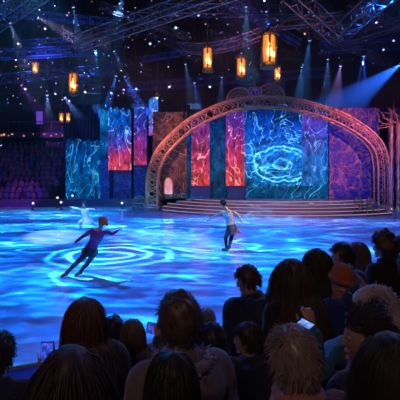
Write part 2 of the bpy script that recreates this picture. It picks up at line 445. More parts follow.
# fans on top and the blue crest between them
def fan(name, cx, cy, r, a0, a1):
    bm = bmesh.new(); c = A(cx, cy)-ao; k = AD/400
    for f in (1.0, .72, .44):
        for y in (-.2, .2):
            tube(bm, [c+V((math.cos(R(a0+(a1-a0)*i/20))*r*f*k, y, math.sin(R(a0+(a1-a0)*i/20))*r*f*k)) for i in range(21)], .045 if f == 1 else .028, 6)
    for i in range(9):
        a = R(a0+(a1-a0)*i/8)
        tube(bm, [c+V((math.cos(a)*r*.2*k, -.2, math.sin(a)*r*.2*k)), c+V((math.cos(a)*r*k, -.2, math.sin(a)*r*k))], .022, 5)
        tube(bm, [c+V((math.cos(a)*r*k, -.2, math.sin(a)*r*k)), c+V((math.cos(a)*r*k, .2, math.sin(a)*r*k))], .022, 5)
    for i in range(8):
        a = R(a0+(a1-a0)*(i+.5)/8); tube(bm, [c+V((math.cos(a+t*.06)*r*.86*k+math.cos(t*.8)*.07, -.22, math.sin(a+t*.06)*r*.86*k+math.sin(t*.8)*.07)) for t in range(9)], .016, 5)
    obj(name, bm, M_copper, arch)
fan('arch_fan', 239.5, 101, 13, 8, 172)
fan('arch_fan', 270, 98, 14, 6, 174)
M_gem = simple('blue_enamel', (.04, .12, .7), .25, .2, coat=.5)
bm = bmesh.new()
hc = A(254.5, 94)-ao; k = AD/400
heart = []
for i in range(41):
    t = 2*math.pi*i/40
    heart.append(hc+V((.0175*16*math.sin(t)**3*1.9*k*.9*1.0, -.25, .0175*(13*math.cos(t)-5*math.cos(2*t)-2*math.cos(3*t)-math.cos(4*t))*2.6*k)))
heart = [hc+V(((p-hc).x*14, -.25, (p-hc).z*11)) for p in heart]
tube(bm, heart, .05, 6); tube(bm, [hc+V(((p-hc).x*.6, -.27, (p-hc).z*.6)) for p in heart], .03, 6)
for i in range(0, 40, 4): tube(bm, [hc+V((0, -.25, 0)), heart[i]], .02, 5)
tube(bm, [hc+V((0, -.25, -.75)), hc+V((0, -.25, 1.05))], .05, 6)
cr = obj('crest', bm, M_copper, arch, label='heart shaped crest at the top of the arch')
bm = bmesh.new(); ball(bm, hc+V((-.22, -.2, .2)), (.26, .1, .3)); ball(bm, hc+V((.22, -.2, .2)), (.26, .1, .3)); ball(bm, hc+V((0, -.2, -.2)), (.2, .1, .42))
obj('blue_gem', bm, M_gem, cr, label='blue heart shaped stone')

# ------------------------------------------------------------------ screens, banners, set walls
def panel(name, x0, y0, x1, y1, D, m, th=.08, parent=None, top='flat', **kw):
    """a standing or hanging panel given by the corners it covers at depth D; origin in its centre"""
    a, b = P(x0, y0, D), P(x1, y1, D); c = (a+b)/2; hw, hh = (b.x-a.x)/2, (a.z-b.z)/2
    bm = bmesh.new()
    if top == 'flat': box(bm, (0, 0, 0), (hw*2, th, hh*2), bev=.015)
    else:
        pts = [(-hw, -hh), (hw, -hh), (hw, hh*.86), (0, hh), (-hw, hh*.86)]
        if top == 'notched': pts = [(-hw, -hh), (hw, -hh), (hw, hh*.8), (hw*.8, hh*.92), (hw*.55, hh*.84), (hw*.3, hh*.95), (0, hh*.86), (-hw*.3, hh), (-hw*.6, hh*.88), (-hw*.8, hh*.97), (-hw, hh*.88)]
        f0 = [bm.verts.new((x, -th/2, z)) for x, z in pts]; f1 = [bm.verts.new((x, th/2, z)) for x, z in pts]
        bm.faces.new(f0); bm.faces.new(f1)
        for i in range(len(pts)): bm.faces.new((f0[i], f0[(i+1) % len(pts)], f1[(i+1) % len(pts)], f1[i]))
    o = obj(name, bm, m, parent, False, **kw); o.location = c - (parent.location if parent else V((0, 0, 0)))
    return o, c, hw, hh

def screen_mat(name, ramp_z, line_col, hh, gain=1.0, lines=1.0, scale=1.0, seed=0.0, swirl=None, dark=.35):
    """video wall picture: colours by height, glowing lines, optional round swirl"""
    m, t, b = mat(name)
    tc = t.new('ShaderNodeTexCoord').outputs['Object']; v = t.vmath('ADD', tc, (seed, 0, seed*1.7))
    v = t.vmath('MULTIPLY', v, (1, 0, 1 if swirl else .5))
    sp = t.new('ShaderNodeSeparateXYZ'); t.put(sp.inputs[0], tc)
    g = t.maprange(sp.outputs[2], -hh, hh)
    n = t.noise(v, .9*scale, 4, .6, .5)[0]
    g = t.math('ADD', g, t.math('MULTIPLY', t.math('SUBTRACT', n, .5), .5), clamp=True)
    base = t.ramp(g, ramp_z)
    shade = t.maprange(t.noise(v, 1.6*scale, 5, .65, .8)[0], .38, .64, dark, 1.5)
    base = t.vmath('SCALE', base, scale=t.math('MULTIPLY', shade, .8))
    l = t.math('ADD', t.math('MULTIPLY', t.ridge(v, .5*scale, .013, 3, 1.6), 1.1), t.math('MULTIPLY', t.math('MULTIPLY', t.veins(v, .9*scale, .03, 1.2), .8), t.maprange(n, .4, .65, .1, 1)))
    l = t.math('ADD', l, t.math('MULTIPLY', t.ridge(v, 2.0*scale, .025, 2, .8), .3))
    if swirl:
        cx, cz, rx, rz = swirl
        q = t.vmath('MULTIPLY', t.vmath('SUBTRACT', tc, (cx, 0, cz)), (1/rx, 0, 1/rz))
        q = t.vmath('ADD', q, t.vmath('MULTIPLY', t.vmath('SUBTRACT', t.noise(tc, 1.1, 3)[1], (.5, .5, .5)), (.55, 0, .55)))
        d = t.vmath('LENGTH', q)
        for rr, wgt in ((1.0, 1.3), (.78, .7), (1.25, .4), (.3, .8)):
            ring = t.math('POWER', t.maprange(t.math('ABSOLUTE', t.math('SUBTRACT', d, rr)), 0, .14, 1, 0), 2)
            l = t.math('ADD', l, t.math('MULTIPLY', ring, wgt))
        glowc = t.math('POWER', t.maprange(d, 0, 2.0, 1, 0), 2)
        l = t.math('ADD', l, t.math('MULTIPLY', glowc, .25))
    l = t.math('MULTIPLY', l, lines)
    halo = t.vmath('SCALE', base, scale=1.1)
    c = t.vmath('ADD', base, t.vmath('ADD', t.vmath('SCALE', halo, scale=l), t.vmath('SCALE', t.vmath('ADD', V(line_col), (0, 0, 0)), scale=t.math('POWER', t.math('MULTIPLY', l, 1.1), 2.4))))
    b.inputs['Base Color'].default_value = (.004, .004, .006, 1); b.inputs['Roughness'].default_value = .5; b.inputs['Specular IOR Level'].default_value = .05
    t.put(b.inputs['Emission Color'], c); b.inputs['Emission Strength'].default_value = gain
    return m
BL = [(0, (0, .05, .22)), (.35, (0, .2, .55)), (.7, (.0, .12, .62)), (1, (0, .04, .3))]
_, c, hw, hh = panel('projection_screen', 243, 104, 328, 208, 29.0, M_dark)
M_main = screen_mat('blue_swirl_picture', [(0, (0, .03, .14)), (.22, (0, .09, .25)), (.5, (0, .17, .8)), (.78, (.0, .07, .65)), (.88, (0, .02, .2)), (1, (0, .01, .08))], (.12, .62, 1), hh, 1.0, .8, 1.0, 3, swirl=((283-285.5)/400*29, -(164-156)/400*29, 2.05, 1.25))
o = _; o.data.materials[0] = M_main
tag(o, 'large blue screen showing a glowing swirl of light in the middle of the stage', 'screen')
def screen(name, r, D, ramp, line, label, gain=1.0, lines=.8, scale=1.3, seed=0.0, top='flat', cat='banner', group=None, dark=.35, name_m=None):
    o, c, hw, hh = panel(name, *r, D, M_dark, top=top)
    o.data.materials[0] = screen_mat((name_m or name)+'_picture', ramp, line, hh, gain, lines, scale, seed, dark=dark)
    tag(o, label, cat, group)
    if name == 'hanging_banner':
        for sx in (-.85, .85):
            bm = bmesh.new(); tube(bm, [(hw*sx, 0, hh*.82), (hw*sx, 0, 16.7-c.z)], .012, 5); obj('hanging_cord', bm, M_dark, o)
    return o
PK = [(0, (.75, .12, .16)), (.45, (.62, .1, .3)), (.75, (.4, .08, .42)), (1, (.12, .1, .6))]
screen('hanging_banner', (191.5, 122, 209.5, 187), 28.4, [(0, (.85, .07, .08)), (.5, (.6, .04, .16)), (.8, (.35, .04, .3)), (1, (.22, .03, .3))], (1, .5, .5), 'glowing pink banner nearest the left side of the arch, red at its foot', .8, .8, 1.6, 5)
screen('hanging_banner', (226, 112, 244.5, 187), 28.3, [(0, (.9, .08, .07)), (.45, (.6, .04, .18)), (.75, (.22, .02, .4)), (1, (.06, .03, .4))], (1, .5, .55), 'glowing pink banner beside the big swirl screen, violet at its top', .8, .8, 1.6, 11)
screen('hanging_banner', (301.5, 113, 326.5, 186), 28.6, [(0, (0, .2, .7)), (.4, (.02, .2, .85)), (.75, (.1, .08, .85)), (1, (.14, .05, .6))], (.35, .7, 1), 'sheer violet blue banner hanging over the right part of the swirl screen', .75, .7, 1.3, 17)
screen('projection_screen', (186.5, 118, 227, 207.8), 29.2, [(0, (0, .02, .08)), (.4, (0, .07, .2)), (.8, (0, .06, .28)), (1, (0, .02, .15))], (.05, .3, .7), 'dim blue screen behind the two pink banners', .8, .35, 1.2, 23, cat='screen')
# dark plinth boxes below the banners
bm = bmesh.new()
for (x0, x1) in ((191, 210), (226, 244)):
    pass
for i, (x0, x1, lb) in enumerate(((191, 210, 'dark blue box under the pink banner nearest the left side of the arch'), (226, 244.5, 'dark blue box under the pink banner beside the swirl screen'))):
    a, b = P(x0, 190, 28.35), P(x1, 202, 28.35)
    bm = bmesh.new(); box(bm, (0, 0, .42), (b.x-a.x, .7, .84), bev=.04); box(bm, (0, 0, .87), (b.x-a.x+.1, .8, .07), bev=.02); box(bm, (0, -.36, .42), (b.x-a.x-.3, .04, .6), bev=.01)
    o = obj('stage_plinth', bm, simple('deep_blue_plinth', (.03, .06, .22), .5), None, False, label=lb, cat='plinth'); o.location = ((a.x+b.x)/2, 27.55, .752)
bm.free() if False else None

def relief_mat(name, dark, vein, scale, width, seed, rough=.6):
    m, t, b = mat(name)
    tc = t.vmath('ADD', t.new('ShaderNodeTexCoord').outputs['Object'], (seed, seed, seed))
    v1 = t.veins(tc, scale, width, 1.0); v2 = t.ridge(tc, scale*1.6, .035, 3, 1.0)
    n = t.noise(tc, scale*.6, 4)[0]
    l = t.math('MULTIPLY', t.math('MAXIMUM', v1, t.math('MULTIPLY', v2, .6)), t.maprange(n, .35, .6, .25, 1))
    t.put(b.inputs['Base Color'], t.mix(l, dark, vein)); b.inputs['Roughness'].default_value = rough
    bp = t.new('ShaderNodeBump'); bp.inputs['Strength'].default_value = .8; bp.inputs['Distance'].default_value = .08
    t.put(bp.inputs['Height'], l); t.put(b.inputs['Normal'], bp.outputs[0])
    return m
# left set wall, with a small arched niche that holds a fire glow
wl, c, hw, hh = panel('set_wall', 153, 112, 187, 209, 28.2, relief_mat('carved_dark_wood', (.03, .02, .035), (.5, .28, .2), 1.6, .09, 2), .3)
tag(wl, 'carved dark brown set wall with a glowing niche, left of the banners', 'set wall')
nc = P(168.5, 187, 28.0)-wl.location
bm = bmesh.new(); k = .07
pts = [V((-4.5*k, 0, -7.5*k)), V((-4.5*k, 0, 3*k))]+[V((math.cos(R(a))*4.5*k, 0, 3*k+math.sin(R(a))*6.5*k)) for a in range(160, 0, -20)]+[V((4.5*k, 0, 3*k)), V((4.5*k, 0, -7.5*k))]
tube(bm, [nc+p for p in pts], .05, 6)
f = obj('niche_frame', bm, M_copper, wl)
bm = bmesh.new(); vs = [bm.verts.new(nc+p*.93+V((0, .03, 0))) for p in pts]; vs2 = [bm.verts.new(nc+p*.93+V((0, -.01, 0))) for p in pts]; bm.faces.new(vs); bm.faces.new(vs2)
m, t, b = mat('amber_glow'); tc = t.new('ShaderNodeTexCoord').outputs['Object']
t.put(b.inputs['Emission Color'], t.ramp(t.noise(tc, 2.5, 3)[0], [(.35, (.5, .06, .05)), (.55, (1, .3, .12)), (.75, (1, .6, .35))])); b.inputs['Emission Strength'].default_value = .7
obj('niche_window', bm, m, f, False, label='amber glowing niche window')
bm = bmesh.new(); random.seed(8)   # raised scroll branches on the wall
for i in range(16):
    p = V((random.uniform(-hw*.85, hw*.85), -.17, random.uniform(-hh*.8, hh*.85))); a = random.random()*6.28; q = [p.copy()]
    for j in range(12):
        a += random.uniform(-.5, .5)+.12; q.append(q[-1]+V((math.cos(a), 0, math.sin(a)))*.11)
        q[-1].x = max(-hw*.95, min(hw*.95, q[-1].x)); q[-1].z = max(-hh*.95, min(hh*.95, q[-1].z))
    tube(bm, q, [.035-.002*j for j in range(13)], 5)
obj('raised_branches', bm, M_copper, wl)
# right set wall
wr, c, hw, hh = panel('set_wall', 328.5, 108, 378.5, 207, 28.2, relief_mat('carved_violet_wall', (.008, .03, .3), (.85, .4, .25), 1.15, .06, 9), .3)
tag(wr, 'dark violet set wall covered in branching copper veins, right of the screen', 'set wall')
bm = bmesh.new(); random.seed(12)
def branch(bm, p, a, r, n, depth, flat=True, lim=None):
    q = [p.copy()]
    for j in range(n):
        a += random.uniform(-.45, .45); q.append(q[-1]+V((math.cos(a), random.uniform(-.1, .1) if not flat else 0, math.sin(a)))*.2)
        if lim: q[-1].x = max(-lim[0], min(lim[0], q[-1].x)); q[-1].z = max(-lim[1], min(lim[1], q[-1].z))
        if depth and random.random() < .35: branch(bm, q[-1], a+random.choice((-1, 1))*random.uniform(.5, 1.0), r*.65, max(3, n//2), depth-1, flat, lim)
    tube(bm, q, [r*(1-.75*j/n) for j in range(len(q))], 5)
for i in range(9): branch(bm, V((random.uniform(-hw, hw)*.9, -.17, random.uniform(-hh*.9, hh*.9))), random.random()*6.28, .018, 12, 2, True, (hw*.96, hh*.96))
obj('raised_branches', bm, M_copper, wr)
for i in range(2): pass
# far right: wall and pillar cluster outside the arch
wx, c, hw, hh = panel('set_wall', 388.5, 108, 440, 210, 28.3, relief_mat('carved_plum_wall', (.06, .04, .12), (.6, .3, .35), 1.3, .06, 14), .3)
tag(wx, 'plum coloured set wall outside the right foot of the arch', 'set wall')
def pillar(px, D, top_py, label, r=.13):
    base = P(px, 175, D); base.z = 0; top = P(px, top_py, D).z
    t_ = empty('set_pillar', base, label=label, cat='pillar')
    bm = bmesh.new(); lathe(bm, [(r*1.7, 0), (r*1.7, .12), (r*1.35, .16), (r*1.35, .26), (r*1.1, .3)], 16); obj('base', bm, M_copper, t_)
    bm = bmesh.new(); rs = []
    for i in range(41):
        z = .3+(top-.5)*i/40; rr = r*(1-.15*i/40)*(1+.05*math.sin(i*1.3)); rs.append((V((0, 0, z)), V((rr, 0, 0)), V((0, rr, 0))))
    rings(bm, rs, 12)
    for s in range(3):
        tube(bm, [V((math.cos(s*2.1+z*2.2)*r*1.08, math.sin(s*2.1+z*2.2)*r*1.08, .3+z)) for z in [j*(top-.5)/50 for j in range(51)]], .022, 5)
    obj('shaft', bm, M_copper, t_)
    bm = bmesh.new(); random.seed(int(px))
    for i in range(6): branch(bm, V((0, 0, top-.25)), random.uniform(.15, 3.0), .045, 5, 1, False)
    obj('branching_capital', bm, M_copper, t_)
pillar(391.5, 26.6, 122, 'slim twisted copper pillar with a branching top, just outside the arch')
pillar(398.5, 26.2, 119, 'slim twisted copper pillar with a branching top, at the far right end')
# left towers and banners
TW = [(0, (0, .06, .3)), (.4, (0, .16, .6)), (.7, (0, .12, .6)), (1, (0, .25, .75))]
screen('projection_screen', (66, 137, 100.5, 205.4), 31.5, [(0, (0, .03, .2)), (.35, (0, .11, .4)), (.7, (0, .08, .4)), (1, (0, .02, .2))], (.08, .7, .95), 'wide cyan veined screen standing left of the towers', .8, .7, 1.4, 31, top='notched', cat='screen')
def tower(px0, px1, py0, D, ramp, lab, seed):
    a, b = P(px0, py0, D), P(px1, py0, D); w = b.x-a.x; h = a.z; base = V(((a.x+b.x)/2, D, 0))
    t_ = empty('castle_tower', base, label=lab, cat='tower')
    bm = bmesh.new(); box(bm, (0, .3, h*.44), (w, .6, h*.88), bev=.03)
    tm = relief_mat('tower_blue_'+str(seed), (.02, .05, .2), (.1, .3, .7), 1.8, .07, seed); obj('body', bm, tm, t_, False)
    bm = bmesh.new(); lathe(bm, [(w*.46, h*.88), (w*.48, h*.9), (w*.35, h*.93), (w*.12, h*.98), (.02, h*1.03)], 10, (0, .3, 0)); obj('roof', bm, tm, t_, False)
    bm = bmesh.new()
    for i in range(5): box(bm, (-w/2+w*(i+.5)/5, .02, h*.9), (w/8, .16, .3), bev=.02)
    obj('battlement', bm, tm, t_, False)
tower(100, 109.5, 107, 30.5, None, 'narrow blue castle tower beside the cyan veined screen', 41)
tower(109.5, 131.5, 110, 31.2, None, 'wide blue castle tower behind the red footed banner', 43)
tower(133.5, 148, 108, 30.8, None, 'blue castle tower behind the violet banner next to the arch', 47)
screen('hanging_banner', (108.5, 106, 131, 170), 30.2, [(0, (.9, .07, .08)), (.2, (.6, .03, .2)), (.42, (.1, .05, .6)), (.7, (0, .1, .7)), (1, (0, .12, .6))], (.3, .7, 1), 'wide banner on the castle tower, electric blue with a red foot', .85, .9, 1.6, 51, top='notched')
screen('hanging_banner', (100, 108, 108, 158), 30.3, [(0, (0, .05, .3)), (.5, (0, .12, .5)), (1, (0, .3, .8))], (.2, .7, 1), 'narrow electric blue banner on the left tower edge', .7, .6, 1.6, 55, top='notched')
screen('hanging_banner', (134, 104, 146.5, 165), 30.2, [(0, (.7, .04, .15)), (.35, (.35, .03, .4)), (.6, (.04, .04, .6)), (1, (0, .08, .5))], (.5, .5, 1), 'narrow violet banner with pink foot between the towers and the arch', .8, .7, 1.6, 57)
screen('hanging_banner', (149, 97, 158, 135.5), 29.6, [(0, (.3, .08, .55)), (.35, (.12, .12, .7)), (1, (0, .25, .9))], (.5, .75, 1), 'small blue pennant banner hanging high with a pointed top', 1.0, .8, 1.8, 61, top='pointed')
# tall drapes behind the set
for x0, x1, lb in ((63, 100, 'tall black drape behind the cyan veined screen'), (146, 190, 'tall dark drape behind the small pennant banner')):
    a, b = P(x0, 100, 33), P(x1, 205, 33); bm = bmesh.new(); n = 60
    for yo in (0,):
        top = [bm.verts.new((a.x+(b.x-a.x)*i/n, .15*math.sin(i*1.1), 8.2)) for i in range(n+1)]; bot = [bm.verts.new((a.x+(b.x-a.x)*i/n, .15*math.sin(i*1.1), .02)) for i in range(n+1)]
        for i in range(n): bm.faces.new((top[i], top[i+1], bot[i+1], bot[i]))
    o = obj('stage_drape', bm, simple('navy_drape', (.02, .03, .08), .9), label=lb, cat='drape'); o.location = (0, 33, 0)
    md = o.modifiers.new('s', 'SOLIDIFY'); md.thickness = .03

# thrones / ornate seats at both feet of the arch
def throne(px, D, w, h, label, z=0.0, rz=0):
    b = P(px, 175, D); b.z = z
    t_ = empty('ornate_bench', b, rz, label=label, cat='bench')
    bm = bmesh.new(); box(bm, (0, 0, h*.45), (w, .42, .08), bev=.02); obj('seat', bm, M_copper, t_, False)
    for sx in (-1, 1):
        for sy in (-1, 1):
            bm = bmesh.new(); tube(bm, [(sx*w*.46, sy*.2, 0), (sx*w*.42, sy*.2, h*.2), (sx*w*.46, sy*.2, h*.42)], [.04, .03, .045], 8); obj('leg', bm, M_copper, t_)
    bm = bmesh.new()
    tube(bm, [V((w*.47*math.cos(R(a)), .22, h*.62+h*.38*math.sin(R(a)))) for a in range(0, 181, 12)], .035, 8)
    for i in range(7): x = -w*.42+w*.84*i/6; tube(bm, [(x, .22, h*.46), (x, .22, h*.62+h*.38*math.sqrt(max(0, 1-(x/(w*.47))**2)))], .018, 6)
    tube(bm, [(-w*.47, .22, h*.45), (-w*.47, .22, h*.63)], .035, 8); tube(bm, [(w*.47, .22, h*.45), (w*.47, .22, h*.63)], .035, 8)
    obj('backrest', bm, M_copper, t_)
    for sx in (-1, 1):
        bm = bmesh.new(); tube(bm, [(sx*w*.47, -.22, h*.45), (sx*w*.48, -.24, h*.64), (sx*w*.47, .2, h*.66)], .025, 6); obj('armrest', bm, M_copper, t_)
throne(139, 27.6, .85, .95, 'ornate copper bench beside the left foot of the arch')
throne(361, 23.31, .66, .95, 'ornate dark copper bench near the right foot of the arch, farther from the pillar', .168, R(21))
throne(373, 23.63, .6, .9, 'ornate dark copper bench right beside the right foot of the arch', .168, R(25.5))

# small lamp posts along the far edge of the ice
def bollard(px, py, D, label, col, h):
    b = P(px, 175, D); b.z = .002
    t_ = empty('orb_lamp', b, label=label, cat='lamp')
    bm = bmesh.new(); lathe(bm, [(.14, 0), (.14, .04), (.05, .08)], 14); obj('base', bm, M_dark, t_)
    bm = bmesh.new(); tube(bm, [(0, 0, .06), (0, 0, h-.1)], .025, 8); obj('pole', bm, M_dark, t_)
    bm = bmesh.new(); ball(bm, (0, 0, h), .075, 14, 10); obj('globe', bm, col, t_, label='glowing white globe')
gw = glow('white_globe_glow', (.85, .75, 1), 1.6)
bollard(33, 206, 27.5, 'small white orb lamp on a post, leftmost on the far ice edge', gw, .45)
bollard(61, 205, 27.8, 'small white orb lamp on a post near the pale skater', gw, .5)
bollard(57.5, 199, 29.0, 'small white orb lamp set back behind the rink board', gw, .75)
bollard(122, 206, 28.5, 'small white orb lamp on a post in front of the castle towers', gw, .4)
bollard(72.5, 199, 30.9, 'pinkish orb lamp on a taller post near the pale skater', glow('pink_globe_glow', (1, .5, .7), 2.2), .8)

# ------------------------------------------------------------------ far stand with crowd
bm = bmesh.new()
for k in range(11):
    box(bm, (-19.4, 31.2+k*.6+.3, .25+k*.21), (15.6, .6, .5+k*.42))
obj('floor_far_stand', bm, M_conc, None, False, kind='structure')
random.seed(21)
cols = [simple('crowd_plum', (.16, .08, .16), .8), simple('crowd_navy', (.05, .07, .2), .8), simple('crowd_grey', (.1, .09, .14), .8), simple('crowd_rose', (.16, .09, .14), .8)]
bm = bmesh.new()
for k in range(11):
    x = -26
    while x < -12.3:
        x += random.uniform(.4, .56)
        if random.random() < .12: continue
        y = 31.5+k*.6; z = .5+k*.42; mi = random.randrange(4); s = random.uniform(.85, 1.05)
        ball(bm, (x, y, z+.3*s), (.25*s, .15*s, .32*s), 8, 6, mi=mi); ball(bm, (x, y-.02, z+.72*s), (.09*s, .1*s, .125*s), 8, 6, mi=random.choice((2, 3)))
obj('distant_crowd', bm, cols, kind='stuff', label='distant seated crowd in violet light on the far stand', cat='crowd')
# upper balcony with suites behind
def balcony(z, y, label):
    t_ = empty('balcony', (-13, y, z), label=label, cat='balcony')
    bm = bmesh.new(); box(bm, (0, 0, -.25), (27, 1.6, .5), bev=.03); obj('deck', bm, M_conc, t_, False)
    bm = bmesh.new(); tube(bm, [(-13.4, -.75, .95), (13.4, -.75, .95)], .04, 8)
    for i in range(28): tube(bm, [(-13.4+i*.99, -.75, 0), (-13.4+i*.99, -.75, .95)], .022, 6)
    obj('railing', bm, M_truss, t_)
balcony(6.3, 37.2, 'lower dark balcony with a railing above the far stand')
balcony(8.9, 37.2, 'upper dark balcony with a railing below the roof lamps')
random.seed(5)
def small_window(px, py, D, w, h, m, label, group=None):
    o, *_ = panel('suite_window', px-w/2, py-h/2, px+w/2, py+h/2, D, m, .12); return tag(o, label, 'window', group, 'thing')
small_window(39.5, 117, 37.85, 6, 14, glow('violet_window', (.22, .08, .9), .55), 'tall violet lit window in the back wall')
wm = [glow('amber_window', (1, .42, .15), .9), glow('dim_amber_window', (.7, .25, .1), .55), glow('rose_window', (.9, .3, .35), .6)]
for i in range(26):
    px = 1+i*3.9+random.uniform(-1, 1); py = 134.7+random.uniform(-1.2, 1.2)
    if random.random() < .25 or px > 97: continue
    small_window(px, py, 36.38, random.uniform(.8, 2.4), random.uniform(.8, 2.0), random.choice(wm), 'tiny amber light along the front of the lower balcony', 'amber lights on the lower balcony')

# ------------------------------------------------------------------ roof rig: trusses, lamps, lanterns
def truss(p0, p1, w, label, m=M_truss, n=None, sag=0.0, r=.024):
    p0, p1 = V(p0), V(p1); L = (p1-p0).length; n = n or max(4, int(L/(w*1.1)))
    root = empty('roof_truss', p0, label=label, cat='truss')
    d = (p1-p0).normalized(); a, b = frame_of(d)
    def at(i, sa, sb): t = i/n; return (p1-p0)*t + a*sa*w/2 + b*sb*w/2 + V((0, 0, -sag*4*t*(1-t)))
    for sa, sb in ((1, 1), (1, -1), (-1, 1), (-1, -1)):
        bm = bmesh.new(); tube(bm, [at(i, sa, sb) for i in range(n+1)], r, 6); obj('chord', bm, m, root)
    bm = bmesh.new()
    cs = [(1, 1), (1, -1), (-1, -1), (-1, 1)]
    for i in range(n):
        for j in range(4):
            q0, q1 = cs[j], cs[(j+1) % 4]
            if (i+j) % 2: q0, q1 = q1, q0
            tube(bm, [at(i, *q0), at(i+1, *q1)], r*.5, 4)
            tube(bm, [at(i, *q0), at(i, *q1)], r*.45, 4)
    obj('bracing', bm, m, root)
    return root
M_tp = simple('pink_light_tinted_truss', (.42, .2, .2), .5, .3)  # pink spot light put into the truss base colour
M_tb = simple('blue_light_tinted_truss', (.1, .18, .6), .5, .3)  # same steel with the blue spot light tinted in
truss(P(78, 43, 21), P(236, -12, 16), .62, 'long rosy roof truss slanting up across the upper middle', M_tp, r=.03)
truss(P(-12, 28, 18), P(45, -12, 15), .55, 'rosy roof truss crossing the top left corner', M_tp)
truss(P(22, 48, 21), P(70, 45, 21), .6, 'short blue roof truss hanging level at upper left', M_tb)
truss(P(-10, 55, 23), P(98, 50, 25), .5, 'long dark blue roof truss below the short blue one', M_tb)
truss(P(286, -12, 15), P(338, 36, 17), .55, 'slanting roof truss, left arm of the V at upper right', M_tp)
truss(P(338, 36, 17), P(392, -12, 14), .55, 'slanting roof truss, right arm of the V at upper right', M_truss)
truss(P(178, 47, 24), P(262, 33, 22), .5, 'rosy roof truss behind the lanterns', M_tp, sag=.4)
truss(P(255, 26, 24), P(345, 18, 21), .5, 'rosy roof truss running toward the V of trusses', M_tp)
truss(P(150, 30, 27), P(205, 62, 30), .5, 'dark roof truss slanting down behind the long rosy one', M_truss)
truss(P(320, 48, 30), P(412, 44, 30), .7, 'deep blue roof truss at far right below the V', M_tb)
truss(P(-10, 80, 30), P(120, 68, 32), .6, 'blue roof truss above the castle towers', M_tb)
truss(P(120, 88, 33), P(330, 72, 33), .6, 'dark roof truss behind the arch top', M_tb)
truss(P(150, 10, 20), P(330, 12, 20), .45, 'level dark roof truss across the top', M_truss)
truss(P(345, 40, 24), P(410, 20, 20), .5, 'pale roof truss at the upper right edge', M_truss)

random.seed(33)
for i, (a_, b_) in enumerate((((100, 5, 24), (190, 38, 27)), ((0, 12, 22), (110, 22, 25)), ((210, 34, 26), (300, 58, 29)), ((300, 26, 26), (395, 66, 29)), ((140, 60, 31), (235, 44, 29)), ((20, 62, 28), (140, 96, 33)), ((350, 8, 22), (420, 34, 25)), ((228, 2, 24), (300, 44, 28)), ((55, 30, 27), (150, 74, 31)))):
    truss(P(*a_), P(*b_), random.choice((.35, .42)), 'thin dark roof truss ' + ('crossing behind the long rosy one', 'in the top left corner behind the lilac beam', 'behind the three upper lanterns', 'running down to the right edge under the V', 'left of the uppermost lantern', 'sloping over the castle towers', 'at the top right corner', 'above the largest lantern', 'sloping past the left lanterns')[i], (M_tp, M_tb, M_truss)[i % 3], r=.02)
# moving head lamps: base, yoke, housing, lens
def lamp_fixture(loc, target, lensm, s, label, group):
    r_ = empty('moving_head_lamp', loc, label=label, cat='stage lamp', group=group)
    d = (V(target)-V(loc)).normalized(); q = d.to_track_quat('-Z', 'Y').to_matrix()
    bm = bmesh.new(); box(bm, (0, 0, .34*s), (.26*s, .2*s, .1*s), bev=.02*s); obj('base', bm, M_dark, r_, False)
    bm = bmesh.new(); tube(bm, [(0, 0, .38*s), (0, 0, 16.7-V(loc).z)], .018, 6); obj('drop_pole', bm, M_dark, r_)
    bm = bmesh.new(); box(bm, (.15*s, 0, .14*s), (.03*s, .09*s, .34*s)); box(bm, (-.15*s, 0, .14*s), (.03*s, .09*s, .34*s)); box(bm, (0, 0, .29*s), (.33*s, .09*s, .03*s)); obj('yoke', bm, M_dark, r_, False)
    bm = bmesh.new(); rings(bm, [(q@V((0, 0, z*s)), q@V((rr*s, 0, 0)), q@V((0, rr*s, 0))) for rr, z in ((.07, .2), (.11, .17), (.12, -.05), (.125, -.17), (.115, -.19))], 16); obj('housing', bm, M_dark, r_)
    bm = bmesh.new(); rings(bm, [(q@V((0, 0, z*s)), q@V((rr*s, 0, 0)), q@V((0, rr*s, 0))) for rr, z in ((.11, -.185), (.108, -.21), (.085, -.255), (.045, -.28), (.01, -.288))], 16); obj('lens', bm, lensm, r_, label='glowing lens')
    return r_
def dirw(px, py):
    h = 'left' if px < 133 else 'middle' if px < 266 else 'right'
    return h
def lensmat(c): 
    c2 = tuple(.2+.8*x for x in c); return glow('lens_%d_%d_%d' % tuple(int(x*99) for x in c), c2, 2.0)
names = ['pointing straight down at the top left', 'nearest the top left corner', 'with a lilac beam at upper left', 'sending a broad beam from the top edge', 'with a teal beam above the castle towers', 'with a faint beam just right of the teal one', 'with a pale beam over the far left stand', 'with a long slanting beam left of the towers', 'aimed left onto the castle tower', 'aimed right onto the banners by the tower', 'with a violet beam above the far stand', 'low on the left edge with a violet fan of light', 'over the left shoulder of the arch', 'between the top lanterns at the top edge', 'with a teal beam right of the big lantern', 'over the right half of the arch', 'with a pale rose beam over the right half of the arch', 'with a deep blue beam at far right', 'with the broadest blue beam from the right edge', 'low blue one over the arch\'s left curve', 'small one beside the top middle lanterns', 'small one beneath the middle lantern', 'just right of the arch crest']
for (px, py, D, tx, ty, TD, c, pw, an), nm in zip(BEAMS, names):
    s = .85 if pw > 300 else .65
    a = P(px, py, D); lamp_fixture(a, P(tx, ty, TD+2), lensmat(c), s, 'moving head lamp '+nm, 'moving head lamps with visible beams')
